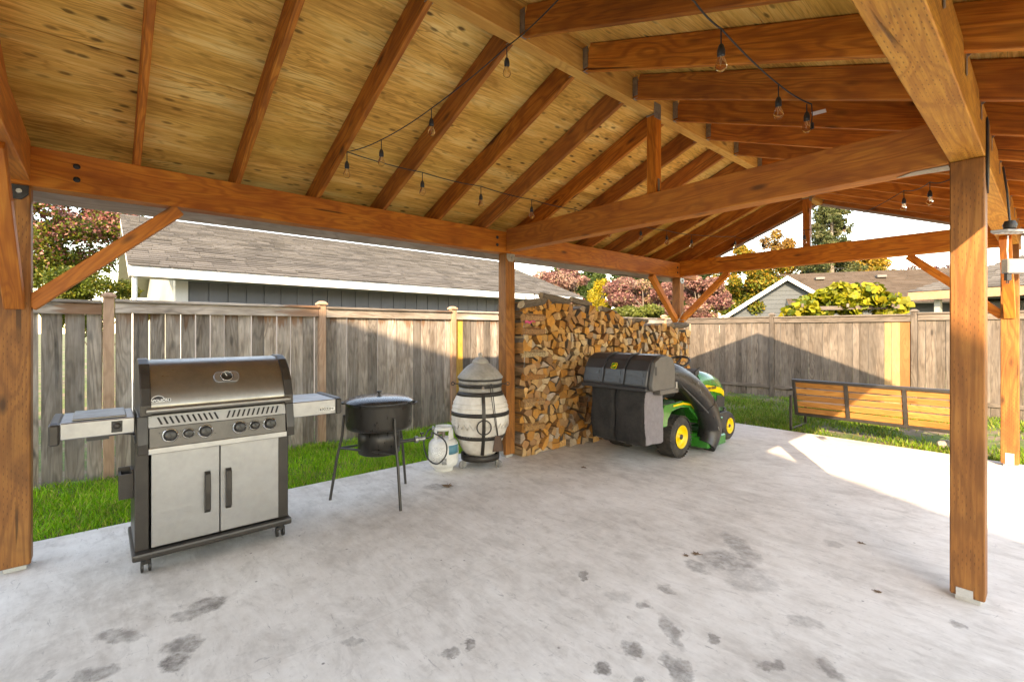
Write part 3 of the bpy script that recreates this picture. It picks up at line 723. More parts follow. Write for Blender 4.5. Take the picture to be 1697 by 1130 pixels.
    def lid(b):
        b.smooth = True; pts = []
        b.loft([[(x, y, z) for x, z in prof] for y in (la + .05, lb - .055)])
    part('lid', M_lidst, lid)
    for y, wd in ((la - .0, .055), (lb - .058, .055)):
        def cap(b):
            c = [(x1 + .048, .965), (x1 + .046, 1.03), (x1 + .01, 1.13), (x1 - .05, 1.212), (x1 - .125, 1.272), (x1 - .2, 1.298), (x1 - .3, 1.3), (x0 + .075, 1.25), (x0 + .03, 1.12), (x0 + .02, .962)]
            b.prism([(x, y, z) for x, z in c], (0, wd, 0))
        part('lid_end_cap', M_gun, cap, bevel=.008, seg=2)
    part('lid_handle', M_steel2, lambda b: b.tube([(x1 + .06, la + .03, 1.0), (x1 + .062, (la + lb) / 2, 1.0), (x1 + .06, lb - .03, 1.0)], .0165, 12))
    sl_n = Vector((.09, 0, .055)).normalized(); sl_t = Vector((-.055, 0, .09)).normalized(); gp = Vector((x1 - .033, -2.985, 1.168)) 
    def gplate(b):
        pts = []
        for k in range(28):
            a = k * 2 * math.pi / 28; u = .068 * math.cos(a); v = max(-.038, min(.038, .058 * math.sin(a))); u = max(-.074, min(.074, u * 1.1))
            pts.append(gp + Vector((0, u, 0)) + sl_t * v)
        b.prism(pts, sl_n * .016)
    gpl = part('gauge_plate', M_steel, gplate, bevel=.003)
    part('gauge_dial', M_knob, lambda b: b.lathe(gp + sl_n * .015, [(.038, 0), (.038, .006), (.033, .008), (.031, .005), (.001, .005)], 24, sl_n), gpl)
    part('gauge_ring', M_chrome, lambda b: b.tube([gp + sl_n * .022 + Vector((0, .034 * math.cos(a), 0)) + sl_t * .034 * math.sin(a) for a in [k * math.pi / 12 for k in range(24)]], .0022, 6, closed=True), gpl)
    part('gauge_needle', M_white, lambda b: b.prism([gp + sl_n * .023 + Vector((0, -.003, 0)), gp + sl_n * .023 + Vector((0, .003, 0)), gp + sl_n * .023 + Vector((0, -.012, 0)) + sl_t * .026], sl_n * .001), gpl)
    # maker badge on the lid
    bn = Vector((1, 0, .3)).normalized(); bt = Vector((-.3, 0, 1)).normalized(); bp = Vector((x1 + .026, -3.355, 1.055))
    def badge(b):
        pts = [bp + Vector((0, u, 0)) + bt * v for u, v in ((-.062, -.011), (.062, -.011), (.066, 0), (.062, .009), (.034, .011), (.022, .025), (.0, .032), (-.022, .025), (-.034, .011), (-.062, .009), (-.066, 0))]
        b.prism(pts, bn * .004)
    bd = part('badge', M_vent, badge); 
    part('badge_inlay', M_knob, lambda b: b.prism([bp + bn * .0042 + Vector((0, u, 0)) + bt * v for u, v in ((-.058, -.008), (.058, -.008), (.058, .006), (.03, .008), (.018, .021), (0, .027), (-.018, .021), (-.03, .008), (-.058, .006))], bn * .001), bd)
    text('badge_lettering', 'NAPOLEON', .0195, bp + bn * .0058 - bt * .001, (0, 1, 0), bt, M_white, bd, .0006)
    # side shelves
    def shelf(y0, y1, sgn):
        s_ = part('side_shelf', M_steel, lambda b: b.bx((x0 + .1, y0, .868 if sgn < 0 else .845), (x1 - .03, y1, .962 if sgn < 0 else .955)), bevel=.005)
        ye = y0 if sgn < 0 else y1
        part('shelf_end', M_gun, lambda b: b.prism([(x1 - .025, ye, .84), (x1 - .025, ye, .955), (x1 - .06, ye, .965), (x0 + .1, ye, .965), (x0 + .1, ye, .86)], (0, sgn * .045, 0)), s_, bevel=.008)
        return s_
    sh = shelf(-3.79, -3.462, -1)
    part('burner_cover', M_steel2, lambda b: b.bx((x0 + .13, -3.74, .963), (x1 - .07, -3.50, .975)), sh, bevel=.004)
    part('igniter_panel', M_knob, lambda b: b.box((x1 - .029, -3.545, .915), (.006, .05, .066)), sh, bevel=.002)
    part('igniter_knob', M_gun, lambda b: b.lathe((x1 - .027, -3.545, .92), [(.019, 0), (.016, .02), (.001, .021)], 16, 'X'), sh)
    part('drip_tray', M_knob, lambda b: b.bx((x1 - .25, -3.68, .845), (x1 - .05, -3.58, .866)), sh)
    part('gas_line', M_knob, lambda b: b.tube([(x1 - .1, -3.6, .855), (x1 - .09, -3.52, .862), (x1 - .1, -3.46, .845)], .005, 6), sh)
    sh2 = shelf(-2.6, -2.255, 1)
    part('label_plate', M_white, lambda b: b.box((x1 - .0295, -2.32, .885), (.003, .115, .026)), sh2)
    part('label_field', M_knob, lambda b: b.box((x1 - .0275, -2.335, .885), (.002, .078, .02)), sh2)
    text('label_lettering', 'ROGUE', .0195, (x1 - .026, -2.335, .885), (0, 1, 0), (0, 0, 1), M_white, sh2, .0006)
    text('label_lettering', 'SE', .019, (x1 - .0275, -2.281, .885), (0, 1, 0), (0, 0, 1), M_knob, sh2, .0004)
    # condiment cup on the left side
    part('cup_holder', M_gun, lambda b: (b.bx((.38, -3.535, .45), (.52, -3.465, .47)), b.bx((.38, -3.535, .47), (.395, -3.465, .62)), b.bx((.505, -3.535, .47), (.52, -3.465, .60)), b.bx((.395, -3.535, .47), (.505, -3.523, .6)), b.bx((.395, -3.477, .47), (.505, -3.465, .62))))
grill()

# ================================================================== pot on tripod gas burner
M_iron = pmat('seasoned_iron', (.02, .017, .015), (.04, .035, .03), 7, .5, .3, .06, rvar=.12)
M_pot = pmat('sooty_pot', (.016, .014, .012), (.045, .04, .034), 5, .38, .4, .03, stretch=(1, 1, .4), rvar=.14)
M_lid = pmat('black_enamel_lid', (.018, .019, .021), (.03, .031, .034), 9, .22, 0, .02, rvar=.1)
def cooker():
    cx, cy = .311, -1.753; legs = [(.088, -2.105), (.72, -1.759), (.125, -1.394)]
    root = empty('burner_stand', (cx, cy, 0), 'black tripod gas burner stand under the big pot', 'burner')
    for lx, ly in legs:
        d = Vector((lx - cx, ly - cy, 0)); r = d.length; d /= r
        pts = [Vector((cx, cy, 0)) + d * q + UP * z for q, z in ((r, 0), (.36, .36), (.315, .56), (.30, .74))]
        b = MB(); b.tube(pts, .0125, 8); b.build('leg', M_blackmetal, root)
    mids = []
    for lx, ly in legs:
        d = Vector((lx - cx, ly - cy, 0)).normalized(); mids.append(Vector((cx, cy, .45)) + d * .335)
    for i in range(3): b = MB(); b.tube([mids[i], mids[(i + 1) % 3]], .010, 8); b.build('crossbar', M_blackmetal, root)
    b = MB(); b.lathe((cx, cy, .40), [(.165, 0), (.18, .008), (.182, .12), (.182, .215), (.17, .218), (.165, .02)], 36); b.build('wind_guard', M_pot, root)
    v = Vector((.15, .99, 0)).normalized(); p = Vector((cx, cy, .47))
    b = MB(); b.cyl(p + v * .17, p + v * .37, .016, n=12); b.build('venturi_tube', M_blackmetal, root)
    b = MB(); b.cyl(p + v * .33, p + v * .36, .03, n=14); b.cyl(p + v * .37, p + v * .43, .018, n=10); b.build('air_shutter', M_galv, root)
    b = MB(); b.cyl(p + v * .40 + UP * .0, p + v * .40 + UP * .045, .006, n=8); b.lathe(p + v * .40 + UP * .045, [(.02, 0), (.02, .012), (.001, .013)], 10); b.build('valve_knob', M_blackmetal, root)
    pot = empty('stock_pot', (cx, cy, .62), 'wide black soot stained pot sitting on the tripod burner', 'pot')
    b = MB(); b.lathe((cx, cy, .62), [(.001, 0), (.255, 0), (.275, .012), (.283, .04), (.285, .20), (.288, .225), (.295, .232), (.288, .235), (.276, .225), (.274, .03), (.001, .02)], 48, cap=False); b.build('pot_body', M_pot, pot)
    hd_ = Vector((.66, .75, 0))
    for s_ in (-1, 1):
        c = Vector((cx, cy, .84)) + hd_ * s_ * .285; t = Vector((-hd_.y, hd_.x, 0))
        b = MB(); b.tube([c - t * .06, c - t * .05 + hd_ * s_ * .04, c + t * .05 + hd_ * s_ * .04, c + t * .06], .009, 8); b.build('handle', M_iron, pot)
    ld = empty('pot_lid', (cx, cy, .855), 'shallow domed black enamel lid with small knob on the pot', 'lid')
    b = MB(); b.lathe((cx, cy, .848), [(.297, 0), (.302, .008), (.298, .016), (.26, .036), (.18, .054), (.08, .062), (.001, .064)], 48); b.build('dome', M_lid, ld)
    b = MB(); b.lathe((cx, cy, .91), [(.012, 0), (.009, .012), (.024, .03), (.02, .036), (.001, .037)], 18); b.build('knob', M_lid, ld)
    return p + v * .43
hose0 = cooker()

# ================================================================== propane cylinder and hose
M_tank = pmat('chipped_white_enamel', (.66, .66, .63), (.5, .49, .46), 7, .42, 0, .03)
M_rust = pmat('rusty_steel', (.2, .13, .08), (.32, .28, .24), 25, .7, .3, .1)
def label_mat():
    m = NM('printed_label'); tc = m.n('TexCoord').outputs['Object']; sp = m.n('SeparateXYZ', Vector=tc)
    row = m.math('FRACT', m.math('MULTIPLY', sp.outputs[2], 85.0)); ln = m.math('LESS_THAN', row, .45)
    wds = m.rng(m.noise(m.vmath('MULTIPLY', tc, (80, 80, 85)), 1.0, 1), .45, .5)
    m.base(m.mix(m.math('MULTIPLY', ln, m.math('MULTIPLY', wds, .6)), (.68, .68, .65, 1), (.12, .12, .12, 1))); m.b.inputs['Roughness'].default_value = .5; return m.m
M_label = label_mat()
def cylpatch(c, r, a0, a1, z0, z1, th=.0015, n=10):
    c = Vector(c); b = MB(); b.smooth = True
    r_ = lambda rr, z: [c + Vector((rr * math.cos(a0 + (a1 - a0) * i / n), rr * math.sin(a0 + (a1 - a0) * i / n), z)) for i in range(n + 1)]
    b.loft([r_(r, z0), r_(r + th, z0), r_(r + th, z1), r_(r, z1)], closed=False, caps=False); return b
def tank():
    c = Vector((-.03, -.86, 0)); root = empty('propane_tank', c, 'white propane cylinder with printed labels beside the tripod burner', 'gas cylinder')
    b = MB(); b.lathe(c, [(.098, 0), (.105, .004), (.105, .03), (.112, .04), (.14, .055), (.156, .085), (.158, .12), (.158, .25), (.153, .285), (.13, .32), (.09, .34), (.04, .346), (.001, .347)], 40); b.build('shell', M_tank, root)
    b = MB(); b.lathe(c, [(.157, .172), (.1605, .178), (.1605, .186), (.157, .192)], 40, cap=False); b.build('weld_seam', M_tank, root)
    cam_a = math.atan2(CAM.y - c.y, CAM.x - c.x)
    for a0, a1 in ((cam_a - 1.2, cam_a + 1.0), (cam_a + 1.7, cam_a + 4.2)):
        b = MB(); n = 14; b.smooth = True
        def ring(rr, z, f=1.0): return [c + Vector((rr * math.cos(a0 + (a1 - a0) * i / n), rr * math.sin(a0 + (a1 - a0) * i / n), z)) for i in range(n + 1)]
        b.loft([ring(.09, .425), ring(.098, .425), ring(.1, .44), ring(.098, .462), ring(.09, .458), ring(.09, .425)], closed=False, caps=False)
        b.smooth = False; am = [a0 + .12, a1 - .12]
        for q in am:
            u_ = Vector((math.cos(q), math.sin(q), 0)); t_ = Vector((-u_.y, u_.x, 0)); b.prism([c + u_ * .092 - t_ * .035 + UP * .33, c + u_ * .092 + t_ * .035 + UP * .33, c + u_ * .092 + t_ * .028 + UP * .43, c + u_ * .092 - t_ * .028 + UP * .43], u_ * .006)
        b.build('collar', M_tank, root)
    b = MB(); b.cyl(c + UP * .34, c + UP * .40, .018, n=12); b.cyl(c + UP * .385 + HD * -.0, c + UP * .385 + RT * -.06, .014, n=10); b.build('valve', M_rust, root)
    cylpatch(c, .1585, cam_a - .95, cam_a + .15, .10, .27).build('warning_label', M_label, root)
    cylpatch(c, .1585, cam_a - .1, cam_a + .2, .09, .155, .0025).build('data_label', pmat('dark_print', (.1, .1, .1), (.35, .35, .34), 90, .5), root)
    cylpatch(c, .1585, cam_a + .35, cam_a + 1.2, .19, .285, .003).build('brand_label', pmat('teal_label', (.05, .16, .22), (.08, .26, .32), 9, .45), root)
    cylpatch(c, .1585, cam_a + .3, cam_a + 1.2, .285, .292, .0035).build('label_edge', M_white, root)
    hs = empty('gas_hose', hose0, 'black gas hose looping from the burner valve to the propane cylinder', 'hose')
    v = c + UP * .385 - RT * .06
    P1 = [hose0, hose0 + Vector((.02, .06, .01)), c + RT * -.08 - HD * .22 + UP * .44, c + RT * .05 - HD * .25 + UP * .36, c + RT * .06 - HD * .23 + UP * .22, c - RT * .03 - HD * .22 + UP * .12,
          c - RT * .14 - HD * .16 + UP * .16, c - RT * .2 - HD * .06 + UP * .3, c - RT * .16 + UP * .42, v + UP * .04 - RT * .04]
    def smooth(P, n=6):
        o = []
        for i in range(len(P) - 1):
            p0, p1, p2, p3 = P[max(i - 1, 0)], P[i], P[i + 1], P[min(i + 2, len(P) - 1)]
            for k in range(n):
                t = k / n; o.append(.5 * ((2 * p1) + (p2 - p0) * t + (2 * p0 - 5 * p1 + 4 * p2 - p3) * t * t + (3 * p1 - p0 - 3 * p2 + p3) * t ** 3))
        return o + [P[-1]]
    b = MB(); b.tube(smooth(P1), .0075, 8); b.build('hose', M_cord, hs)
    b = MB(); b.lathe(v + UP * .05 - RT * .05, [(.01, -.015), (.024, -.009), (.027, 0), (.024, .009), (.012, .016)], 18, RT * 1.0); b.build('regulator', M_galv, hs)
    b = MB(); b.cyl(v + UP * .02 - RT * .02, v, .016, n=10); b.build('coupling_nut', M_cord, hs)
tank()

# ================================================================== ceramic kamado cooker
def kam_mat():
    m = NM('aged_cream_clay'); tc = m.n('TexCoord').outputs['Object']
    n1 = m.noise(tc, 5, 5, .65); n2 = m.noise(m.vmath('MULTIPLY', tc, (4, 4, 1.2)), 1.0, 4, .6); n3 = m.noise(tc, 60, 3)
    c = m.ramp(n1, [(.3, (.48, .44, .385)), (.5, (.62, .585, .53)), (.7, (.7, .675, .63))])
    c = m.mix(m.math('MULTIPLY', m.rng(n2, .52, .7), .45), c, (.3, .24, .18, 1))
    m.base(c); m.b.inputs['Roughness'].default_value = .6; m.bump(n3, .12, .003); return m.m
M_clay = kam_mat(); M_clay2 = pmat('sooty_grey_clay', (.34, .32, .29), (.2, .185, .165), 6, .65, 0, .08)
def kamado():
    c = Vector((.09, -.46, 0)); root = empty('kamado_cooker', c, 'cream clay kamado cooker bound with dark iron straps on a wheeled dolly', 'kamado')
    pr = [(.001, .135), (.165, .135), (.19, .17), (.225, .235), (.262, .32), (.293, .41), (.311, .50), (.314, .57), (.305, .65), (.285, .72), (.258, .775), (.236, .805), (.23, .82)]
    rad = lambda z: float(np.interp(z, [p[1] for p in pr[1:]], [p[0] for p in pr[1:]]))
    b = MB(); b.lathe(c, pr, 56); b.build('body', M_clay, root)
    # raised ribs around the belly and a pressed zigzag frieze
    for z in (.355, .612, .655, .70):
        b = MB(); b.tube([c + Vector((rad(z) * math.cos(a), rad(z) * math.sin(a), z)) for a in [k * math.pi / 24 for k in range(48)]], .006, 6, closed=True); b.build('clay_rib', M_clay, root)
    pts = []; n = 56
    for k in range(n): a = k * 2 * math.pi / n; z = .49 + (.028 if k % 2 else -.028); pts.append(c + Vector((rad(z) * math.cos(a), rad(z) * math.sin(a), z)))
    for dz in (-.025, .025): b = MB(); b.tube([p + UP * dz for p in pts], .007, 6, closed=True); b.build('zigzag_relief', M_clay, root)
    b = MB(); b.lathe(c, [(.222, .815), (.234, .82), (.234, .86), (.222, .865)], 48); b.build('neck', M_clay2, root)
    b = MB(); b.lathe(c, [(.225, .868), (.24, .872), (.242, .9), (.228, .905)], 48); b.build('gasket_band', M_iron, root)
    b = MB(); b.lathe(c, [(.222, .9), (.236, .905), (.238, .935), (.225, .94)], 48); b.build('lid_skirt', M_clay2, root)
    b = MB(); b.lathe(c, [(.228, .935), (.243, .94), (.243, .955), (.23, .96)], 48); b.build('lid_band', M_iron, root)
    ld = MB(); ld.lathe(c, [(.236, .955), (.25, .96), (.25, .975), (.205, 1.03), (.15, 1.085), (.105, 1.115), (.09, 1.12)], 48); lo = ld.build('lid', M_clay2, root)
    b = MB(); b.lathe(c, [(.092, 1.118), (.095, 1.13), (.08, 1.155), (.05, 1.178), (.024, 1.186), (.018, 1.195), (.025, 1.21), (.02, 1.228), (.001, 1.235)], 32); b.build('draft_cap', M_clay2, lo)
    b = MB(); q = c + Vector((.1, -.17, 1.02)); b.tube([c + Vector((.13, -.155, .955)), c + Vector((.085, -.11, 1.06)), c + Vector((.06, -.07, 1.115))], .005, 6); b.build('lid_groove', M_iron, lo)
    # iron straps
    for z in (.80, .59, .34):
        r = rad(z) + .003; s_ = .021
        b = MB(); b.lathe(c, [(rad(z - s_), z - s_), (rad(z - s_) + .006, z - s_), (rad(z + s_) + .006, z + s_), (rad(z + s_), z + s_)], 56, cap=False); b.build('strap', M_iron, root)
    for a in [math.atan2(CAM.y - c.y, CAM.x - c.x) + d for d in (0.12, 2.2, 4.3)]:
        u = Vector((math.cos(a), math.sin(a), 0)); t = Vector((-u.y, u.x, 0)); zs = [.15, .2, .27, .34, .42, .5, .57, .65, .72, .775, .81]
        b = MB(); b.loft([[c + u * (rad(z) + .004) - t * .018 + UP * z, c + u * (rad(z) + .012) - t * .018 + UP * z, c + u * (rad(z) + .012) + t * .018 + UP * z, c + u * (rad(z) + .004) + t * .018 + UP * z] for z in zs]); b.build('strap', M_iron, root)
    a = math.atan2(CAM.y - c.y, CAM.x - c.x) + .12; u = Vector((math.cos(a), math.sin(a), 0)); t = Vector((-u.y, u.x, 0)); ctr = c + u * .333 + UP * .475
    b = MB(); b.tube([ctr + t * .074 * math.cos(k * math.pi / 16) + UP * .074 * math.sin(k * math.pi / 16) for k in range(32)], .0065, 8, closed=True); b.build('draft_ring', M_iron, root)
    b = MB(); b.cyl(c + u * .235 + UP * .875, c + u * .262 + UP * .875, .014, n=10); b.build('lid_bolt', M_rust, root)
    # lifting ears
    for s_ in (-1, 1):
        d = RT * s_; p0 = c + d * .235 + UP * .895; p1 = c + d * .285 + UP * .895
        b = MB(); b.tube([p0, p1], .006, 6); b.tube([p1 + d * .018 + d * .018 * math.cos(k * math.pi / 8) + UP * .018 * math.sin(k * math.pi / 8) for k in range(16)], .005, 6, closed=True); b.build('lifting_ear', M_iron, root)
    # dolly
    b = MB(); b.lathe(c, [(.2, .075), (.212, .078), (.212, .14), (.204, .142), (.2, .09)], 40); b.build('dolly_ring', M_iron, root)
    for k in range(3):
        a2 = math.atan2(-HD.y, -HD.x) + R(55) + k * R(120) - R(110); d = Vector((math.cos(a2), math.sin(a2), 0)); p = c + d * .205
        b = MB(); b.cyl(p + UP * .08, p + UP * .065, .02, n=10); b.box(p + UP * .045 + d * .0, (.03, .036, .05)); cs = b.build('caster', M_galv, root)
        tdir = Vector((-d.y, d.x, 0)); b = MB(); b.lathe(p + d * .022 - tdir * .011 + UP * .04, [(.014, 0), (.036, .001), (.04, .006), (.04, .016), (.036, .021), (.014, .022)], 20, tdir); b.build('wheel', pmat('grey_rubber', (.16, .155, .15), (.22, .21, .2), 12, .6), cs)
    # hanging ash shovel and poker
    sh = empty('ash_shovel', c + RT * .19 - HD * .26 + UP * .4, 'rusty flat ash shovel hanging on the side of the clay cooker', 'shovel')
    top = c + RT * .13 - HD * .235 + UP * .90; low = c + RT * .2 - HD * .27 + UP * .38
    for k in (-1, 1): b = MB(); b.tube([top + RT * k * .012, (top + low) / 2 - HD * .06 + RT * k * .008, low + RT * k * .004], .0045, 6); b.build('handle_rod', M_iron, sh)
    b = MB(); b.tube([top - RT * .012, top + UP * .02, top + RT * .012], .0045, 6); b.build('hanging_loop', M_iron, sh)
    pts = [low + RT * x + UP * z for x, z in ((-.028, .0), (.032, 0), (.06, -.16), (-.055, -.17))]
    b = MB(); b.prism(pts, -HD * .004); b.build('blade', pmat('rust_iron', (.1, .06, .045), (.16, .1, .07), 14, .75, .3, .1), sh)
    for i, s_ in ((0, 3), (1, 2)): b = MB(); b.prism([pts[i], pts[i] + HD * -.02, pts[s_] + HD * -.028, pts[s_]], RT * .003); b.build('blade_side', M_iron, sh)
kamado()
# ================================================================== firewood stack
def log_mats():
    m = NM('split_wood_end'); tc = m.n('TexCoord').outputs['Object']; rnd = m.n('ObjectInfo').outputs['Random']
    geo = m.n('VertexColor', _layer_name='Col').outputs[0]
    n1 = m.noise(tc, 26, 5, .7); n2 = m.noise(m.vmath('MULTIPLY', tc, (1, 9, 9)), 1.0, 3); chk = m.rng(m.noise(m.vmath('MULTIPLY', tc, (2, 40, 14)), 1.0, 4, .7), .58, .68)
    c = m.mix(m.rng(n1, .3, .7), geo, m.mix(.6, geo, (.22, .12, .05, 1))); c = m.mix(m.math('MULTIPLY', chk, .45), c, (.09, .05, .02, 1))
    m.base(c); m.b.inputs['Roughness'].default_value = .85; m.b.inputs['Specular IOR Level'].default_value = .15; m.bump(n1, .7, .012)
    b = NM('split_wood_side'); tc = b.n('TexCoord').outputs['Object']; geo = b.n('VertexColor', _layer_name='Col').outputs[0]
    n = b.noise(b.vmath('MULTIPLY', tc, (5, 60, 60)), 1.0, 4, .65)
    b.base(b.mix(b.rng(n, .3, .7), geo, (.10, .06, .03, 1))); b.b.inputs['Roughness'].default_value = .9; b.bump(n, .6, .01)
    k = pmat('log_bark', (.09, .07, .055), (.2, .165, .135), 18, .95, 0, .9, (4, 1, 1))
    return m.m, b.m, k
M_lend, M_lside, M_bark = log_mats()
LOGC = [(.52, .28, .10), (.58, .34, .14), (.46, .2, .05), (.62, .41, .21), (.54, .24, .055), (.36, .18, .08), (.6, .45, .28), (.44, .26, .13), (.3, .16, .08), (.38, .32, .26), (.5, .22, .05)]
def clip(poly, a, b, c):        # keep a*y+b*z<=c
    out = []
    for i in range(len(poly)):
        p, q = poly[i], poly[(i + 1) % len(poly)]; dp, dq = a * p[0] + b * p[1] - c, a * q[0] + b * q[1] - c
        if dp <= 0: out.append(p)
        if dp * dq < 0: t = dp / (dp - dq); out.append((p[0] + (q[0] - p[0]) * t, p[1] + (q[1] - p[1]) * t))
    return out
def area(P): return .5 * abs(sum(P[i][0] * P[(i + 1) % len(P)][1] - P[(i + 1) % len(P)][0] * P[i][1] for i in range(len(P))))
def log_mesh(mb, poly, x0, x1, col, r, cols):
    """prism from an end polygon in (y, z) between x0 (back) and x1 (front end), slightly rough"""
    cy = sum(p[0] for p in poly) / len(poly); cz = sum(p[1] for p in poly) / len(poly); n = len(poly)
    tx, tz = r.uniform(-.18, .18), r.uniform(-.18, .18)
    F = [(x1 + (p[0] - cy) * tx + (p[1] - cz) * tz, p[0], p[1]) for p in poly]; B = [(x0, cy + (p[0] - cy) * .93, cz + (p[1] - cz) * .93) for p in poly]
    mb.cur = 0; k = len(mb.v); mb.add([(x1 + .004 + (r.uniform(-.004, .004)), cy, cz)] + F, [(0, 1 + i, 1 + (i + 1) % n) for i in range(n)])
    bark = r.randrange(n) if r.random() < .6 else -1
    for i in range(n):
        mb.cur = 2 if i == bark else 1; mb.add([F[i], F[(i + 1) % n], B[(i + 1) % n], B[i]], [(0, 3, 2, 1)])
    mb.cur = 1; mb.add(B, [tuple(range(n))])
    cols += [col] * (len(mb.v) - k)
def finish_log(mb, name, cols, loc):
    me = bpy.data.meshes.new(name); me.from_pydata([(v[0] - loc[0], v[1] - loc[1], v[2] - loc[2]) for v in mb.v], [], mb.f); me.polygons.foreach_set('material_index', mb.mi)
    ca = me.color_attributes.new('Col', 'FLOAT_COLOR', 'POINT'); ca.data.foreach_set('color', np.array([(*c, 1) for c in cols], dtype=np.float32).ravel())
    o = link(name, me, None, [M_lend, M_lside, M_bark]); o.location = loc; ORG[o.name] = Vector(loc); return o
def woodpile():
    r = random.Random(11); Y0, Y1 = .09, 3.76
    prof = [(0, 1.74), (.35, 1.82), (.7, 1.80), (1.1, 1.78), (1.6, 1.72), (2.0, 1.63), (2.6, 1.57), (3.3, 1.52), (3.8, 1.42)]
    ztop = lambda y: float(np.interp(y, [p[0] for p in prof], [p[1] for p in prof]))
    xf = lambda y: .17 + .035 * y                     # front of the stack bows out a little
    pts = []; row = 0; z = .055; dy = .112
    while z < 1.9:
        y = Y0 + (.06 if row % 2 else 0)
        while y < Y1 + .02:
            yy, zz = y + r.uniform(-.048, .048), z + r.uniform(-.036, .036)
            if zz < ztop(yy) and zz > .015: pts.append((yy, zz))
            y += dy * r.uniform(.72, 1.28)
        z += .09; row += 1
    cells = []
    for i, (y, z) in enumerate(pts):
        hh = r.uniform(.05, .085); poly = [(y - .09, max(z - .14, .003)), (y + .09, max(z - .14, .003)), (y + .1, z + hh * r.uniform(.2, 1)), (y + r.uniform(-.05, .05), z + hh), (y - .1, z + hh * r.uniform(.2, 1))]
        poly = [(max(min(p[0], Y1), Y0), p[1]) for p in poly]
        for j, (v, w_) in enumerate(pts):
            if j != i and abs(v - y) < .3 and abs(w_ - z) < .3:
                a, b = v - y, w_ - z; c = (v * v + w_ * w_ - y * y - z * z) / 2; poly = clip(poly, a, b, c)
                if len(poly) < 3: break
        if len(poly) < 3 or area(poly) < .002: continue
        # halve the big ones into wedges
        if area(poly) > .0095 and r.random() < .68:
            cy = sum(p[0] for p in poly) / len(poly); cz = sum(p[1] for p in poly) / len(poly); an = r.uniform(0, math.pi); a, b = math.cos(an), math.sin(an); c = a * cy + b * cz + r.uniform(-.012, .012)
            parts = [clip(poly, a, b, c), clip(poly, -a, -b, -c)]
        else: parts = [poly]
        for p in parts:
            if len(p) >= 3 and area(p) > .0014: cells.append(p)
    out = []
    for p in cells:
        # drop short edges, shrink, so the pieces read as split wedges
        cy = sum(q[0] for q in p) / len(p); cz = sum(q[1] for q in p) / len(p)
        q = [p[i] for i in range(len(p)) if math.dist(p[i], p[(i + 1) % len(p)]) > .03]
        if len(q) < 3: q = p
        k = r.uniform(.93, .985); q = [(cy + (a - cy) * k, cz + (b - cz) * k) for a, b in q]
        out.append((area(q), q))
    # which pieces show largest: not behind the mower, nearest
    def score(t):
        a, q = t; cy = sum(p[0] for p in q) / len(q); cz = sum(p[1] for p in q) / len(q); d = (Vector((xf(cy), cy, cz)) - CAM).length
        hid = (1.0 < cy + .0 < 2.6 and cz < 1.0) or (cy >= 2.6 and cz < .95)
        return -(a / d ** 2) * (0.05 if hid else 1)
    out.sort(key=score); rest = MB(); rc = []
    for i, (a, q) in enumerate(out):
        cy = sum(p[0] for p in q) / len(q); cz = sum(p[1] for p in q) / len(q); x1 = xf(cy) + r.uniform(-.055, .03); x0 = x1 - r.uniform(.38, .44)
        c = LOGC[r.randrange(len(LOGC))]; kk = r.uniform(.85, 1.28); col = tuple(v * kk for v in c)
        if i < 300:
            mb = MB(); cols = []; log_mesh(mb, q, x0, x1, col, r, cols); o = finish_log(mb, 'split_log', cols, (x0, cy, cz))
            br_ = sum(col) / 3; hue = 'pale cream' if br_ > .42 else ('dark brown' if br_ < .2 else ('golden orange' if col[2] / col[0] < .16 else ('reddish tan' if col[1] / col[0] < .56 else 'light tan')))
            shp = {3: 'three sided', 4: 'four sided'}.get(len(q), 'many sided'); siz = 'large' if a > .0085 else ('thin' if a < .0045 else 'middling')
            where = 'low on the slab by the middle post' if (cz < .35 and cy < .6) else 'in the bottom courses of the stack' if cz < .35 else 'in the stack end by the middle post' if cy < .5 else 'in the top courses of the stack' if cz > ztop(cy) - .22 else \
                'in the stack by the far post' if cy > 3.0 else 'in the stack directly over the mower bagger' if (cz > 1.0 and cy > 1.3) else 'in the stack left of the mower bagger' if cz < 1.0 else 'in the upper middle of the stack'
            tag(o, f'{siz} {hue} {shp} split log {where}', 'firewood', 'split logs in the firewood stack')
        else: log_mesh(rest, q, x0, x1, col, r, rc)
    o = finish_log(rest, 'firewood', rc, (0, 0, 0)); tag(o, 'remaining split firewood filling the tall stack behind the mower', 'firewood', kind='stuff')
    # loose logs lying along the top
    tops = [(.24, .19, 1.80, .36, .075, 8, 'grey barked log lying on top of the stack next to the middle post'), (.2, .62, 1.875, .5, .055, -6, 'long weathered split log resting along the top of the stack'),
            (.18, 1.12, 1.85, .4, .05, -8, 'dark grey split log on top of the stack beside the long weathered one'), (.2, 2.45, 1.63, .34, .05, -3, 'short grey log lying flat on the lower end of the stack'),
            (.28, 3.42, 1.56, .46, .06, 2, 'pale bark covered log lying on the stack beside the far post'), (.14, 1.75, 1.76, .36, .05, -10, 'thin grey split log where the stack top starts to drop')]
    for x, y, z, Ln, rad, tilt, lab in tops:
        n = 7; rr = [rad * r.uniform(.7, 1.1) for _ in range(n)]; ta = R(tilt)
        ring = lambda yy, k: [(x + rr[i] * k * math.cos(i * 2 * math.pi / n), y + yy * math.cos(ta), z + yy * math.sin(ta) + rr[i] * .8 * k * math.sin(i * 2 * math.pi / n)) for i in range(n)]
        mb = MB(); mb.cur = 2; mb.loft([ring(-Ln / 2, .95), ring(-Ln / 6, 1.03), ring(Ln / 6, 1.0), ring(Ln / 2, .9)], caps=False); mb.cur = 0; mb.add(ring(-Ln / 2, .95), [tuple(range(n - 1, -1, -1))]); mb.add(ring(Ln / 2, .9), [tuple(range(n))])
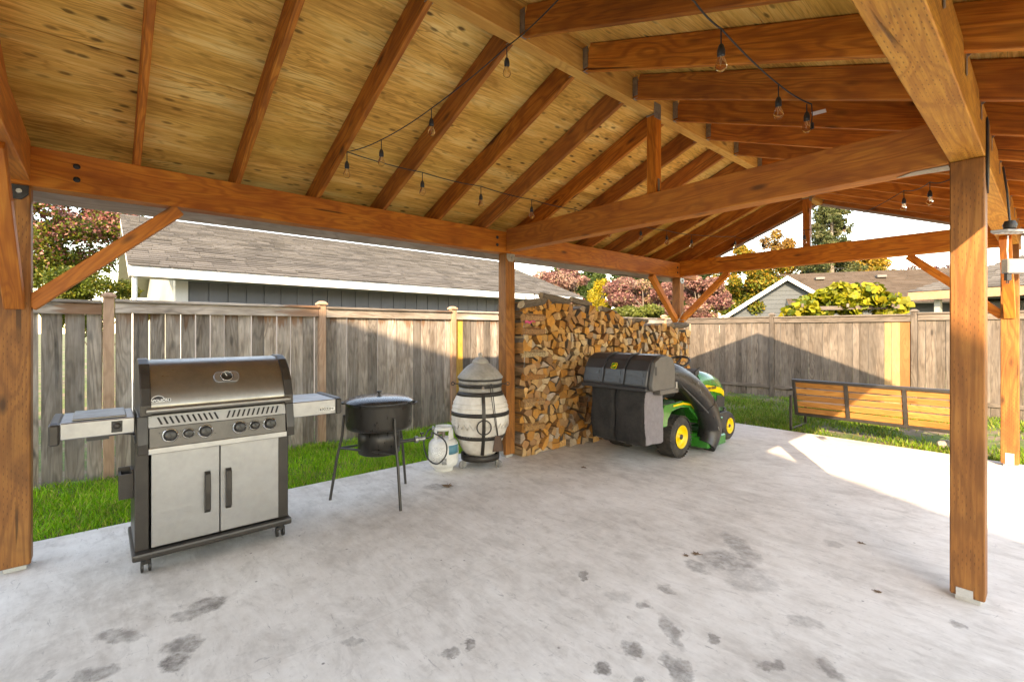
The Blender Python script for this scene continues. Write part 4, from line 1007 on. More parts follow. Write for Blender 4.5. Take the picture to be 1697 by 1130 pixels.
        cols = [(.45, .36, .25)] * len(mb.v); o = finish_log(mb, 'loose_log', cols, (x, y, z - rad)); tag(o, lab, 'firewood')
    # cross-stacked logs at the near end, their long sides facing out
    for k, z in enumerate((.34, .62, .93, 1.20, 1.47, 1.63)):
        y, Ln, rad = .27, .34, .052; x = xf(.2) - .005; n = 5; rr = [rad * r.uniform(.75, 1.12) for _ in range(n)]
        ring = lambda yy, k2: [(x + rr[i] * k2 * math.cos(i * 2 * math.pi / n + .4), y + yy, z + rr[i] * k2 * math.sin(i * 2 * math.pi / n + .4)) for i in range(n)]
        mb = MB(); mb.cur = 1; mb.loft([ring(-Ln / 2, .96), ring(0, 1.02), ring(Ln / 2, .92)], caps=False); mb.cur = 0; mb.add(ring(-Ln / 2, .96), [tuple(range(n - 1, -1, -1))]); mb.add(ring(Ln / 2, .92), [tuple(range(n))])
        cols = [tuple(v * r.uniform(.8, 1.05) for v in LOGC[k % 4])] * len(mb.v); o = finish_log(mb, 'cross_log', cols, (x, y, z - rad)); tag(o, ['lowest', 'second lowest', 'third lowest', 'third highest', 'second highest', 'highest'][k] + ' split log laid crosswise at the stack end beside the middle post', 'firewood', 'crosswise logs at the stack end')
    # wire hooks and pink tape by the post
    for k, (y, z) in enumerate(((.12, 1.86), (.27, 1.9), (.44, 1.88))):
        b = MB(); p = Vector((.16, y, z)); b.tube([p + Vector((.03, .0, -.16)), p + Vector((.02, .01, -.05)), p + Vector((0, .03, .02)), p + Vector((-.02, .07, .0)), p + Vector((-.01, .085, -.05)), p + Vector((.02, .08, -.07))], .004, 6)
        o = b.build('wire_hook', M_blackmetal, origin=(.16, y, z - .16)); tag(o, ['bent black wire hook touching the middle post on top of the firewood', 'middle one of three bent wire hooks on top of the firewood', 'bent black wire hook farthest from the middle post on the firewood'][k], 'hook', 'wire hooks on the firewood')
    b = MB(); b.loft([[(.19, .12 + .02 * i, 1.58 + dz + .012 * math.sin(i * 1.3)) for dz in (-.022 + .003 * i, .016)] + [(.197, .12 + .02 * i, 1.58 + dz + .012 * math.sin(i * 1.3)) for dz in (.016, -.022 + .003 * i)] for i in range(9)])
    o = b.build('pink_tape', pmat('pink_tape', (.6, .05, .16), (.5, .04, .14), 8, .5), origin=(.19, .2, 1.56)); tag(o, 'scrap of bright pink marking tape caught in the firewood', 'tape')
    b = MB(); b.tube([(.165, .12, 1.54), (.18, .115, 1.3), (.175, .125, 1.15), (.19, .1, 1.02), (.18, .13, 1.0), (.185, .12, 1.03)], .004, 6); o = b.build('chain', M_galv, origin=(.17, .12, 1.0)); tag(o, 'thin grey wire hanging down the near end of the firewood', 'wire')
woodpile()
# twine knotted round the far left post
b = MB(); p = Vector((.09, 3.80, 1.66))
b.tube([p + Vector((-.05, -.08, -.1)), p + Vector((.0, -.03, .02)), p + Vector((.03, .02, .13))], .005, 6); b.tube([p + Vector((-.1, -.05, .03)), p, p + Vector((.08, 0, .0)), p + Vector((.06, .03, -.12))], .005, 6)
tag(b.build('twine', pmat('grey_twine', (.45, .42, .38), (.35, .32, .28), 30, .9), origin=p), 'loose grey twine tied where the braces meet the far post', 'twine')

# ================================================================== ride-on mower with grass bagger
M_green = pmat('green_paint', (.012, .19, .02), (.01, .15, .018), 4, .22, 0, 0, coat=.6)
M_yellow = pmat('yellow_paint', (.78, .53, .01), (.7, .46, .01), 5, .35)
M_hood = pmat('bagger_plastic', (.022, .023, .026), (.034, .034, .036), 9, .4, 0, .03, rvar=.1)
M_hoodside = pmat('bagger_grey_end', (.11, .1, .088), (.085, .078, .07), 9, .5, 0, .03)
M_bag = pmat('dusty_black_fabric', (.010, .0095, .009), (.034, .031, .028), 5, .95, 0, .5)
M_bagside = pmat('grey_mesh_fabric', (.2, .18, .19), (.15, .135, .14), 22, .85, 0, .3)
M_chute = pmat('chute_plastic', (.014, .014, .0145), (.026, .025, .024), 8, .36, 0, .02, rvar=.12)
def tyre_mat():
    m = NM('turf_tyre'); tc = m.n('TexCoord').outputs['Object']; n = m.noise(tc, 14, 4); vo = m.n('TexVoronoi', Vector=tc, Scale=62.0).outputs['Distance']
    m.base(m.mix(m.rng(n, .35, .65), (.02, .018, .016, 1), (.055, .047, .038, 1))); m.b.inputs['Roughness'].default_value = .85; m.bump(vo, .5, .006); return m.m
M_tyre = tyre_mat()
def mower():
    root = empty('lawn_mower', (.95, 2.0, 0), 'green and yellow ride-on mower with rear grass bagger in front of the firewood', 'lawn mower')
    def part(name, mat, fn, par=root, **k): b = MB(); fn(b); return b.build(name, mat, par, **k)
    def wheel(cx, y, r, w_, s_, lug=0):
        wr = empty_part('wheel', root)
        t = part('tyre', M_tyre, lambda b: b.lathe((cx - w_ / 2, y, r), [(r * .52, .01), (r * .62, 0), (r * .82, .0), (r * .95, w_ * .1), (r, w_ * .26), (r * 1.005, w_ * .5), (r, w_ * .74), (r * .95, w_ * .9), (r * .82, w_), (r * .62, w_), (r * .52, w_ - .01)], 40, 'X', cap=False), wr)
        xo = cx + s_ * w_ / 2
        part('rim', M_yellow, lambda b: b.lathe((xo - s_ * .05, y, r), [(r * .55, .052), (r * .53, .055), (r * .47, .035), (r * .4, .012), (r * .16, .012), (r * .14, .04), (.001, .042)], 32, (s_, 0, 0), cap=False), wr)
        part('axle_cap', M_black, lambda b: b.lathe((xo - s_ * .012, y, r), [(r * .13, 0), (r * .12, .012), (.001, .014)], 16, (s_, 0, 0)), wr)
        if lug:
            for k in range(lug):
                a = k * 2 * math.pi / lug
                for sd in (-1, 1):
                    p = Vector((cx + sd * w_ * .36, y + r * .968 * math.cos(a + (.5 * sd) * math.pi / lug), r + r * .968 * math.sin(a + .5 * sd * math.pi / lug)))
                    b_ = MB(); b_.box(p, (w_ * .24, .02, .018), Matrix.Rotation(a, 3, 'X') @ Matrix.Rotation(R(90), 3, 'X')); LG.append(b_)
        return wr
    LG = []
    def empty_part(name, par):
        b = MB(); b.cyl((.95, 2.0, .21), (.95, 2.01, .21), .004, n=5); return b.build(name, M_black, par)
    for x, s_ in ((1.305, 1), (.6, -1)): wheel(x, 1.47, .245, .215, s_, 38)
    for x, s_ in ((1.285, 1), (.615, -1)): wheel(x, 2.82, .19, .16, s_, 0)
    lg = MB()
    for b_ in LG: lg.add(b_.v, b_.f)
    lg.build('tread_lugs', M_tyre, root, kind='stuff')
    part('rear_axle', M_black, lambda b: b.cyl((.7, 1.47, .245), (1.2, 1.47, .245), .03, n=10))
    part('front_axle', M_green, lambda b: b.box((.95, 2.82, .23), (.52, .05, .06)), bevel=.008)
    part('frame', M_black, lambda b: b.bx((.75, 1.1, .25), (1.15, 3.0, .36)), bevel=.01)
    # rear fender body
    def fender(b):
        b.smooth = True
        for s_ in (-1, 1):
            pass
        prof = [(1.08, .40), (1.08, .60), (1.14, .645), (1.5, .655), (1.72, .62), (1.85, .52), (1.95, .42), (2.1, .37), (2.1, .345), (1.92, .37), (1.78, .47), (1.66, .56), (1.47, .585), (1.28, .56), (1.2, .48), (1.18, .40)]
        b.smooth = False; b.prism([(.52, y, z) for y, z in prof], (.88, 0, 0))
    fd = part('rear_fender', M_green, fender, bevel=.018, seg=3)
    for x in (1.402, .497):
        part('fender_stripe', M_yellow, lambda b: b.prism([(x, y, z) for y, z in ((1.3, .63), (1.52, .64), (1.72, .60), (1.85, .5), (1.98, .4), (1.96, .395), (1.83, .49), (1.7, .585), (1.52, .615), (1.3, .61))], (.003, 0, 0)), fd)
    part('footrest', M_green, lambda b: b.bx((.48, 1.95, .33), (1.42, 2.5, .36)), bevel=.01)
    part('tail_plate', M_black, lambda b: b.bx((.62, 1.02, .32), (1.28, 1.09, .6)), bevel=.01)
    # seat
    st = part('seat', M_black, lambda b: b.box((.95, 1.52, .72), (.46, .44, .11)), bevel=.04, seg=3)
    part('seat_back', M_black, lambda b: b.box((.95, 1.32, .9), (.44, .1, .34), Matrix.Rotation(R(12), 3, 'X')), st, bevel=.045, seg=3)
    part('seat_trim', M_yellow, lambda b: b.box((.95, 1.375, .9), (.36, .012, .24), Matrix.Rotation(R(12), 3, 'X')), st, bevel=.02)
    # hood
    def sect(y, w_, z0, zs, zt, n=12):
        pts = [(.95 - w_, y, z0), (.95 + w_, y, z0), (.95 + w_ * 1.04, y, zs)]
        for i in range(1, n): a = math.pi * i / n; pts.append((.95 + w_ * 1.04 * math.copysign(abs(math.cos(a)) ** .55, math.cos(a)), y, zs + (zt - zs) * math.sin(a) ** .8))
        pts.append((.95 - w_ * 1.04, y, zs)); return pts
    S_ = [(2.36, .23, .38, .72, .93), (2.46, .25, .36, .72, .945), (2.68, .255, .35, .69, .915), (2.87, .25, .34, .65, .86), (2.99, .235, .34, .60, .79), (3.06, .2, .36, .54, .7)]
    def hood(b): b.smooth = True; b.loft([sect(*s_) for s_ in S_])
    hd_ = part('hood', M_green, hood)
    for s_ in (-1, 1):
        def band(b):
            o = [(y, .95 + s_ * (w_ * 1.04 + .003), zs) for y, w_, z0, zs, zt in S_]
            b.loft([[(x, y, z + .035), (x + s_ * .006, y, z + .035), (x + s_ * .006, y, z - .04), (x, y, z - .04)] for y, x, z in o])
        part('hood_stripe', M_yellow, band, hd_)
        part('side_grille', M_black, lambda b: b.prism([(.95 + s_ * .258, y, z) for y, z in ((2.72, .42), (2.97, .42), (2.99, .55), (2.76, .6))], (s_ * .008, 0, 0)), hd_)
        text('hood_lettering', 'JOHN DEERE', .05, (.95 + s_ * .279, 2.57, .705), (0, s_, 0), (0, 0, 1), M_black, hd_, .001)
        part('headlight', M_glassdark, lambda b: b.prism([(.95 + s_ * .21, 2.97, .62), (.95 + s_ * .24, 2.91, .6), (.95 + s_ * .24, 2.92, .68), (.95 + s_ * .19, 2.99, .7)], (0, .04, 0)), hd_)
    part('front_bumper', M_black, lambda b: b.box((.95, 3.09, .33), (.48, .06, .12)), bevel=.02)
    part('dashboard', M_black, lambda b: b.prism([(.76, 2.2, .55), (.76, 2.42, .55), (.76, 2.42, .97), (.76, 2.26, .93)], (.38, 0, 0)), bevel=.02, seg=2)
    part('steering_column', M_black, lambda b: b.cyl((.95, 2.3, .9), (.95, 2.16, 1.04), .022, n=10))
    ax = Vector((0, -.42, .9)).normalized(); sc_ = Vector((.95, 2.15, 1.055)); e1 = Vector((1, 0, 0)); e2 = ax.cross(e1)
    sw = part('steering_wheel', M_black, lambda b: b.tube([sc_ + e1 * .17 * math.cos(a) + e2 * .17 * math.sin(a) for a in [k * math.pi / 18 for k in range(36)]], .0155, 10, closed=True))
    for a in (R(90), R(210), R(330)): part('spoke', M_black, lambda b: b.tube([sc_ - ax * .02, sc_ + e1 * .165 * math.cos(a) + e2 * .165 * math.sin(a)], .013, 8), sw)
    part('lift_lever', M_black, lambda b: (b.tube([(1.22, 2.2, .6), (1.24, 2.1, .95), (1.25, 2.2, 1.0)], .012, 8)))
    # mower deck
    part('mower_deck', M_green, lambda b: b.lathe((.95, 2.15, .08), [(.46, 0), (.47, .01), (.46, .1), (.4, .13), (.001, .13)], 28), bevel=0)
    part('deck_outlet', M_green, lambda b: b.prism([(1.3, 1.86, .05), (1.52, 1.9, .05), (1.52, 2.36, .05), (1.3, 2.4, .05)], (0, 0, .13)), bevel=.015)
    part('deflector', M_black, lambda b: b.prism([(1.36, 2.34, .14), (1.36, 2.66, .2), (1.36, 2.72, .40), (1.36, 2.44, .40)], (.02, 0, 0)), bevel=.004)
    # chute from deck to bagger
    cp = [Vector((1.38, .95, 1.02))] + [onplane(px, py, 0, xx) for px, py, xx in ((1112, 620, 1.42), (1136, 634, 1.44), (1157, 655, 1.46), (1171, 680, 1.47), (1177, 705, 1.46), (1174, 724, 1.45), (1168, 738, 1.44))]; sp_ = []
    for i in range(len(cp) - 1):
        p0, p1, p2, p3 = cp[max(i - 1, 0)], cp[i], cp[i + 1], cp[min(i + 2, len(cp) - 1)]
        for k in range(4):
            t = k / 4; sp_.append(.5 * ((2 * p1) + (p2 - p0) * t + (2 * p0 - 5 * p1 + 4 * p2 - p3) * t * t + (3 * p1 - p0 - 3 * p2 + p3) * t ** 3))
    sp_.append(cp[-1]); rr = [.122 + .014 * math.sin(i / len(sp_) * 3) for i in range(len(sp_))]
    ch = part('discharge_chute', M_chute, lambda b: b.tube(sp_, rr, 24))
    k = len(sp_) // 2; part('chute_collar', M_chute, lambda b: b.tube(sp_[k:k + 3], .142, 24), ch)
    for kk, off in ((k - 4, .1), (k + 6, .1)):
        p = sp_[kk] + Vector((.12, -.06, .03)); part('chute_latch', M_galv, lambda b: b.tube([p + Vector((0, -.03, .06)), p, p + Vector((.01, .02, -.06)), p + Vector((-.01, .05, -.07)), p + Vector((-.01, .06, -.02))], .006, 6), ch)
    part('chute_strut', M_black, lambda b: b.tube([(1.5, 1.3, .86), (1.56, 1.62, .62), (1.6, 1.72, .52)], .012, 8), ch)
    # bagger hood
    x0, x1 = .655, 1.50
    pr = [(.62, .855), (.60, .90), (.635, 1.06), (.70, 1.165), (.80, 1.215), (.92, 1.225), (1.02, 1.2), (1.08, 1.1), (1.08, .855)]
    bh = part('bagger_hood', M_hood, lambda b: b.prism([(x0, y, z) for y, z in pr], (x1 - x0, 0, 0)), bevel=.02, seg=3)
    part('hood_end', M_hoodside, lambda b: b.prism([(x1 + .001, y + (.03 if y < .7 else 0), z - (.012 if z > 1.1 else -.0)) for y, z in pr], (.05, 0, 0)), bh, bevel=.012, seg=2)
    part('hood_rim', M_hood, lambda b: b.prism([(x0 - .012, .588, .845), (x0 - .012, 1.09, .845), (x0 - .012, 1.09, .885), (x0 - .012, .585, .885)], (x1 - x0 + .02, 0, 0)), bh, bevel=.008)
    for x in (.935, 1.215): part('hood_rib', M_hood, lambda b: b.loft([[(x - .012, y - .002, z), (x + .012, y - .002, z), (x + .012, y - .016, z + .012), (x - .012, y - .016, z + .012)] for y, z in ((.602, .9), (.637, 1.06), (.70, 1.168), (.80, 1.216), (.9, 1.224))]), bh)
    sl_ = Vector((0, .035, .16)).normalized(); nrm = Vector((0, -.16, .035)).normalized()
    for x in (.79, 1.075, 1.355):
        for zz in (.945, 1.02):
            y_ = .60 + (zz - .9) * .22
            part('vent_panel', M_chute, lambda b: b.prism([Vector((x + dx, y_, zz)) + sl_ * dz + nrm * .0 for dx, dz in ((-.1, -.022), (.1, -.022), (.09, .022), (-.09, .022))], nrm * .004), bh)
    # round-cornered emblem with a leaping deer
    ep = Vector((1.075, .645, 1.088)); en = Vector((0, -.86, .5)).normalized(); et = Vector((0, .5, .86)).normalized(); ex = Vector((1, 0, 0))
    def sq(h, off): return [ep + en * off + ex * (h * math.copysign(abs(math.cos(a)) ** .45, math.cos(a))) + et * (h * math.copysign(abs(math.sin(a)) ** .45, math.sin(a))) for a in [k * math.pi / 14 for k in range(28)]]
    em = part('emblem', M_yellow, lambda b: b.prism(sq(.037, .008), en * .004), bh); part('emblem_field', M_green, lambda b: b.prism(sq(.032, .0125), en * .001), em)
    deer = [(-.022, -.010), (-.012, -.004), (-.004, -.006), (-.010, -.018), (-.006, -.019), (.003, -.007), (.012, -.006), (.019, -.013), (.022, -.012), (.017, -.001), (.020, .009), (.024, .012), (.018, .013), (.015, .022), (.012, .022), (.012, .014), (.006, .022), (.004, .02), (.009, .009), (-.008, .007), (-.018, .003), (-.024, -.007)]
    part('emblem_deer', M_yellow, lambda b: b.prism([ep + en * .0137 + ex * u + et * v for u, v in deer], en * .0008), em)
    part('hood_latch', M_black, lambda b: b.box((x1 + .053, .70, 1.06), (.006, .035, .09)), bh, bevel=.003)
    part('bagger_bracket', M_hoodside, lambda b: b.box((1.5, .98, .83), (.1, .36, .06)), bevel=.01); part('bracket_pin', M_galv, lambda b: b.box((1.54, 1.12, .87), (.02, .03, .1)), bevel=.004)
    # two bags, slightly slumped
    rb = random.Random(4)
    for xa, xb in ((.755, 1.065), (1.09, 1.45)):
        rings = []
        for i, z in enumerate((.26, .275, .36, .46, .56, .66, .76, .85)):
            g_ = .012 if i == 0 else 0; bul = .022 * math.sin(i / 7 * math.pi); ring = []
            n = 7
            yf, yb_ = .66 - bul, .98 + bul
            for k in range(n): t = k / n; ring.append((xa + g_ + (xb - xa - 2 * g_) * t, yf + g_ + .012 * math.sin(t * 9 + i * 1.7 + xa * 7) + rb.uniform(-.004, .004), z + .008 * math.sin(t * 7)))
            for k in range(n): t = k / n; ring.append((xb - g_ + .008 * math.sin(t * 8 + i) + bul * .3, yf + g_ + (yb_ - yf - 2 * g_) * t, z + .008 * math.sin(7 + t * 5)))
            for k in range(n): t = k / n; ring.append((xb - (xb - xa) * t, yb_, z))
            for k in range(n): t = k / n; ring.append((xa - bul * .3, yb_ - (yb_ - yf) * t, z))
            rings.append(ring)
        bg_ = part('grass_bag', M_bag, lambda b: (setattr(b, 'smooth', True), b.loft(rings)))
        if xa > .9:
            def side(b):
                b.smooth = True; b.loft([[(p[0] + .006, p[1], p[2]) for p in rg[8:14]] for rg in rings[1:]], closed=False, caps=False); n0 = len(b.v)
            sd = MB(); q = []
            sd.smooth = True
            A = [[Vector((p[0] + .006 + .006 * math.sin(i * 2.3 + j), p[1], p[2])) for j, p in enumerate(rg[7:15])] for i, rg in enumerate(rings[1:])]
            sd.loft(A, closed=False, caps=False); sd.loft([[p - Vector((.004, 0, 0)) for p in rg] for rg in A], closed=False, caps=False); sd.build('bag_side', M_bagside, bg_)
        part('bag_hem', M_bagside, lambda b: b.tube([(xa + .012, .672, .272), ((xa + xb) / 2, .665, .268), (xb - .008, .67, .272)], .006, 6), bg_)
M_glassdark = pmat('lamp_lens', (.5, .5, .48), (.35, .35, .34), 8, .1)
mower()

# ================================================================== garden bench seen from behind
def bench():
    X = [1.69, 2.345, 2.98, 3.62]; yt, yb_ = 4.20, 4.34; zt, zb = .735, .225
    root = empty('garden_bench', (2.65, 4.5, 0), 'long slatted wooden bench with black steel frame seen from behind on the grass', 'bench')
    P = lambda x, t: Vector((x, yt + (yb_ - yt) * t, zt + (zb - zt) * t))
    up = (P(0, 0) - P(0, 1)).normalized(); nrm = Vector((0, -up.z, up.y))
    def bar(name, a, b, w_=.04, h=.04, u=up): return beam(name, a, b, w_, h, M_blackmetal, root, up=u, bevel=.004)
    bar('top_rail', P(X[0] - .02, 0), P(X[-1] + .02, 0)); bar('lower_rail', P(X[0] - .02, 1), P(X[-1] + .02, 1))
    for x in X: bar('back_upright', P(x, .03), P(x, .97), .042, .036, Vector((0, -1, 0)))
    for i in range(3):
        for k in range(5):
            t = .125 + k * .19; beam('back_slat', P(X[i] + .024, t) - nrm * .008, P(X[i + 1] - .024, t) - nrm * .008, .018, .081, M_slat, root, up=up, bevel=.003)
    for x in (X[0] - .0, X[-1]):
        for y in (4.19, 4.83): bar('leg', Vector((x - .03, y, -.03)), Vector((x - .03, y, .60 if y > 4.5 else .52)), .035, .035, Vector((0, 1, 0)))
        bar('foot_bar', Vector((x - .03, 4.19, .0)), Vector((x - .03, 4.83, .0)), .035, .03, UP); bar('arm_rest', Vector((x - .03, 4.2, .6)), Vector((x - .03, 4.85, .6)), .05, .03, UP)
    for k in range(5): y = 4.36 + k * .1; beam('seat_slat', Vector((X[0], y, .40 - .008 * k)), Vector((X[-1], y, .40 - .008 * k)), .088, .02, M_slat, root, bevel=.003)
    for y in (4.34, 4.82): bar('seat_rail', Vector((X[0], y, .375)), Vector((X[-1], y, .375)), .03, .03, UP)
bench()
# ================================================================== neighbouring houses
def shingle_mat(name, c1, c2):
    m = NM(name); a = m.n('VertexColor', _layer_name='Col').outputs[0]; tc = m.n('TexCoord').outputs['Object']; n = m.noise(tc, 40, 3, .7); n2 = m.noise(tc, 1.2, 3)
    f = m.rng(m.n('SeparateColor', Color=a).outputs[0], 0, 1); c = m.mix(f, c4(c1), c4(c2)); c = m.mix(m.math('MULTIPLY', m.rng(n, .35, .65), .3), c, c4(tuple(x * .55 for x in c1)))
    c = m.mix(m.math('MULTIPLY', m.rng(n2, .4, .65), .25), c, c4(tuple(x * 1.25 for x in c2)))
    m.base(c); m.b.inputs['Roughness'].default_value = .95; m.b.inputs['Specular IOR Level'].default_value = .1; m.bump(n, .4, .01); return m.m
def shingles(parent, o, eu, ev, W, H, mat, course=.14, tab=.33, seed=1, lim=None, th=.018):
    """tabs covering the parallelogram o + u*eu + v*ev; eu along the eave, ev up the slope (unit vectors)"""
    r = np.random.default_rng(seed); o, eu, ev = Vector(o), Vector(eu), Vector(ev); nn = eu.cross(ev).normalized()
    if nn.z < 0: nn = -nn
    V, F, Cc = [], [], []; k = 0; v = 0.0
    while v < H - .01:
        u = -r.uniform(0, tab); lo, hi = (0, W) if lim is None else lim(v)
        while u < hi:
            w_ = tab * r.uniform(.5, 1.3); a, b = max(u, lo), min(u + w_ - .006, hi); u += w_
            if b - a < .02: continue
            t = th * r.uniform(.7, 1.4); v1 = min(v + course + .02, H)
            p = [o + eu * a + ev * v + nn * t, o + eu * b + ev * v + nn * t, o + eu * b + ev * v1 + nn * .002, o + eu * a + ev * v1 + nn * .002, o + eu * a + ev * v, o + eu * b + ev * v]
            V += p; F += [(k, k + 1, k + 2, k + 3), (k + 4, k + 5, k + 1, k)]; k += 6; Cc += [r.random()] * 6
        v += course
    me = bpy.data.meshes.new('shingles'); org = ORG[parent.name]; me.from_pydata([tuple(p - org) for p in V], [], F)
    ca = me.color_attributes.new('Col', 'FLOAT_COLOR', 'POINT'); ca.data.foreach_set('color', np.repeat(np.array(Cc), 4).astype(np.float32))
    s_ = link('shingles', me, parent, [mat]); s_['kind'] = 'stuff'; return s_
M_sh1 = shingle_mat('grey_shingles', (.07, .064, .057), (.15, .138, .123)); M_sh2 = shingle_mat('brown_shingles', (.07, .052, .038), (.1, .076, .058))
M_gsid = pmat('blue_grey_siding', (.17, .175, .19), (.14, .145, .155), 3, .75, 0, .1, (1, 1, .3))
M_soff = pmat('pale_soffit', (.3, .31, .28), (.26, .265, .245), 3, .6)
def house_left():
    xe, ze, y0, y1, xr = -5.15, 2.50, -3.28, 7.36, -9.2; sl_ = .372; zr_ = ze + (xe - xr) * sl_; xw = -5.7
    root = empty('neighbour_house', (-8.5, 2.0, 0), 'grey single storey house with shingle roof and white gutter board beyond the left fence', 'house')
    part = lambda name, mat, fn, par=root, **k: (lambda b: (fn(b), b.build(name, mat, par, **k))[1])(MB())
    yw0, yw1 = -2.62, 7.0
    part('wall_core', M_gsid, lambda b: b.prism([(xw - .02, yw0, -.05), (xw - .02, yw0, 2.5), (xr, yw0, zr_ - .1), (2 * xr - xw, yw0, 2.5), (2 * xr - xw, yw0, -.05)], (0, yw1 - yw0, 0)))
    y = yw0 + .16; k = 0
    while y < yw1 - .05:
        part('siding_board', M_gsid, lambda b: b.bx((xw - .02, y + .006, 0), (xw, min(y + .296, yw1) - .006, 2.48)), bevel=.003); y += .30
    part('corner_board', M_white, lambda b: b.bx((xw - .03, yw0 - .03, 0), (xw + .02, yw0 + .15, 2.47)))
    part('end_trim', M_white, lambda b: b.bx((xw - .26, yw0 - .035, 0), (xw - .032, yw0 - .002, 2.47)))
    part('end_siding', M_soff, lambda b: b.prism([(xw - .27, yw0 - .012, 0), (xw - .27, yw0 - .012, 2.5), (xr, yw0 - .012, zr_ - .15), (2 * xr - xw, yw0 - .012, 2.5), (2 * xr - xw, yw0 - .012, 0)], (0, .01, 0)))
    part('roof_deck', M_soff, lambda b: (b.prism([(xe, y0, ze - .02), (xr, y0, zr_ - .02), (2 * xr - xe, y0, ze - .02), (2 * xr - xe, y0, ze - .07), (xr, y0, zr_ - .07), (xe, y0, ze - .07)], (0, y1 - y0, 0))))
    part('gutter_board', M_white, lambda b: b.bx((xe, y0 - .02, ze - .17), (xe + .03, y1 + .02, ze - .012)))
    part('soffit', M_soff, lambda b: b.bx((xw - .0, y0, ze - .16), (xe, y1, ze - .14)))
    for y in (y0 - .02, y1): part('barge_board', M_white, lambda b: b.prism([(xe, y, ze - .16), (xe, y, ze - .005), (xr, y, zr_ - .005), (xr, y, zr_ - .16)], (0, .02, 0)))
    part('downpipe', M_white, lambda b: b.tube([(xe - .05, y0 + .06, ze - .17), (xe - .05, y0 + .06, .1)], .035, 10))
    d = Vector((-1, 0, sl_)).normalized(); shingles(root, (xe + .05, y0 - .03, ze - .012), (0, 1, 0), d, y1 - y0 + .06, (xe + .05 - xr) * math.sqrt(1 + sl_ ** 2), M_sh1, .145, .45, 3)
    part('ridge_cap', M_sh1, lambda b: b.prism([(xr + .12, y0, zr_ - .02), (xr, y0, zr_ + .03), (xr - .12, y0, zr_ - .02)], (0, y1 - y0, 0)))
    part('antenna', M_blackmetal, lambda b: b.tube([(xr + .6, -3.0, zr_ - .2), (xr + .6, -3.0, zr_ + .25), (xr + .6, -2.85, zr_ + .3)], .012, 6))
house_left()

def frame_at(px, depth, turn=0):
    o = at(px, depth); v = (o - CAM); v.z = 0; v.normalize(); v = Matrix.Rotation(turn, 3, 'Z') @ v; e1 = Vector((v.y, -v.x, 0)); return o, e1, v
def house_far():
    D = 19.0; o, e1, e2 = frame_at(1305, D, R(8)); Z = lambda py, d=D: CAM.z + (CYP - py) / FPX * d
    root = empty('neighbour_house', o, 'blue grey house with white trimmed gable and brown roof beyond the back fence', 'house')
    part = lambda name, mat, fn, par=root, **k: (lambda b: (fn(b), b.build(name, mat, par, **k))[1])(MB())
    P = lambda a, b, z: o + e1 * a + e2 * b + UP * z
    zp = Z(457); w_ = 2.35; ze = zp - .68 * w_; M_lap = pmat('blue_lap_siding', (.055, .068, .076), (.045, .056, .063), 2, .7)
    wi = w_ - .4
    part('gable_wall', M_lap, lambda b: b.prism([P(-wi, .35, -.05), P(wi, .35, -.05), P(wi, .35, zp - .68 * wi - .1), P(0, .35, zp - .1), P(-wi, .35, zp - .68 * wi - .1)], e2 * 6))
    k = 0; z = ze - .6
    while z < zp - .35:
        hw = min(wi, (zp - .1 - z) / .68 - .02)
        part('lap_board', M_lap, lambda b: b.prism([P(-hw, .35, z), P(hw, .35, z), P(hw, .325, z), P(-hw, .325, z)], UP * .17)); z += .18
    for s_ in (-1, 1):
        part('gable_trim', M_white, lambda b: b.prism([P(0, 0, zp - .17), P(s_ * w_, 0, ze - .17), P(s_ * w_, 0, ze), P(0, 0, zp)], e2 * .04))
        part('gable_roof', M_soff, lambda b: b.prism([P(0, .04, zp - .07), P(s_ * w_, .04, ze - .07), P(s_ * w_, .04, ze - .02), P(0, .04, zp - .02)], e2 * 6))
        for q in range(5): t = (q + .6) / 5; part('outlooker', M_soff, lambda b: b.prism([P(s_ * w_ * t, .05, zp - .68 * w_ * t - .16), P(s_ * w_ * t + s_ * .06, .05, zp - .68 * w_ * t - .2), P(s_ * w_ * t + s_ * .06, .05, zp - .68 * w_ * t - .12), P(s_ * w_ * t, .05, zp - .68 * w_ * t - .08)], e2 * .3))
        d = (e1 * -s_ + UP * .68).normalized(); shingles(root, P(s_ * (w_ + .04), 0, ze - .04), e2, d, 6, (w_ + .04) * math.sqrt(1 + .68 ** 2), M_sh2, .16, .4, 5 + s_)
    # main roof running to the right
    rz = Z(455, D + 3.2); W_ = 8.2
    b0 = P(.0, -.2, rz - 1.55); part('main_wall', M_lap, lambda b: b.prism([P(.4, .4, 0), P(W_, .4, 0), P(W_, 6, 0), P(.4, 6, 0)], UP * (rz - 1.6)))
    part('main_roof', M_soff, lambda b: b.prism([P(.0, -.2, rz - 1.62), P(0, 3.2, rz - .06), P(0, 6.6, rz - 1.62)], e1 * W_))
    d = (e2 * 3.4 + UP * 1.56).normalized(); shingles(root, P(0, -.22, rz - 1.6), e1, d, W_, math.hypot(3.4, 1.56), M_sh2, .16, .4, 9)
    for px in (1361, 1440):
        a = (px - 1305) / FPX * (D + 2.6); q = P(a, 2.3, rz - .44); part('roof_vent', M_hoodside, lambda b: b.box(q + UP * .07, (.35, .3, .12), Matrix((e1, e2, UP)).transposed()), bevel=.02)
    # lower roof at the left
    part('side_roof', M_sh2flat, lambda b: b.prism([P(-w_ - 1.6, .3, ze - .85), P(-w_ + .3, .3, ze - .12), P(-w_ + .3, .3, ze - .2), P(-w_ - 1.6, .3, ze - .95)], e2 * 4))
M_sh2flat = pmat('brown_roofing', (.09, .07, .054), (.07, .055, .043), 12, .95, 0, .3)
house_far()
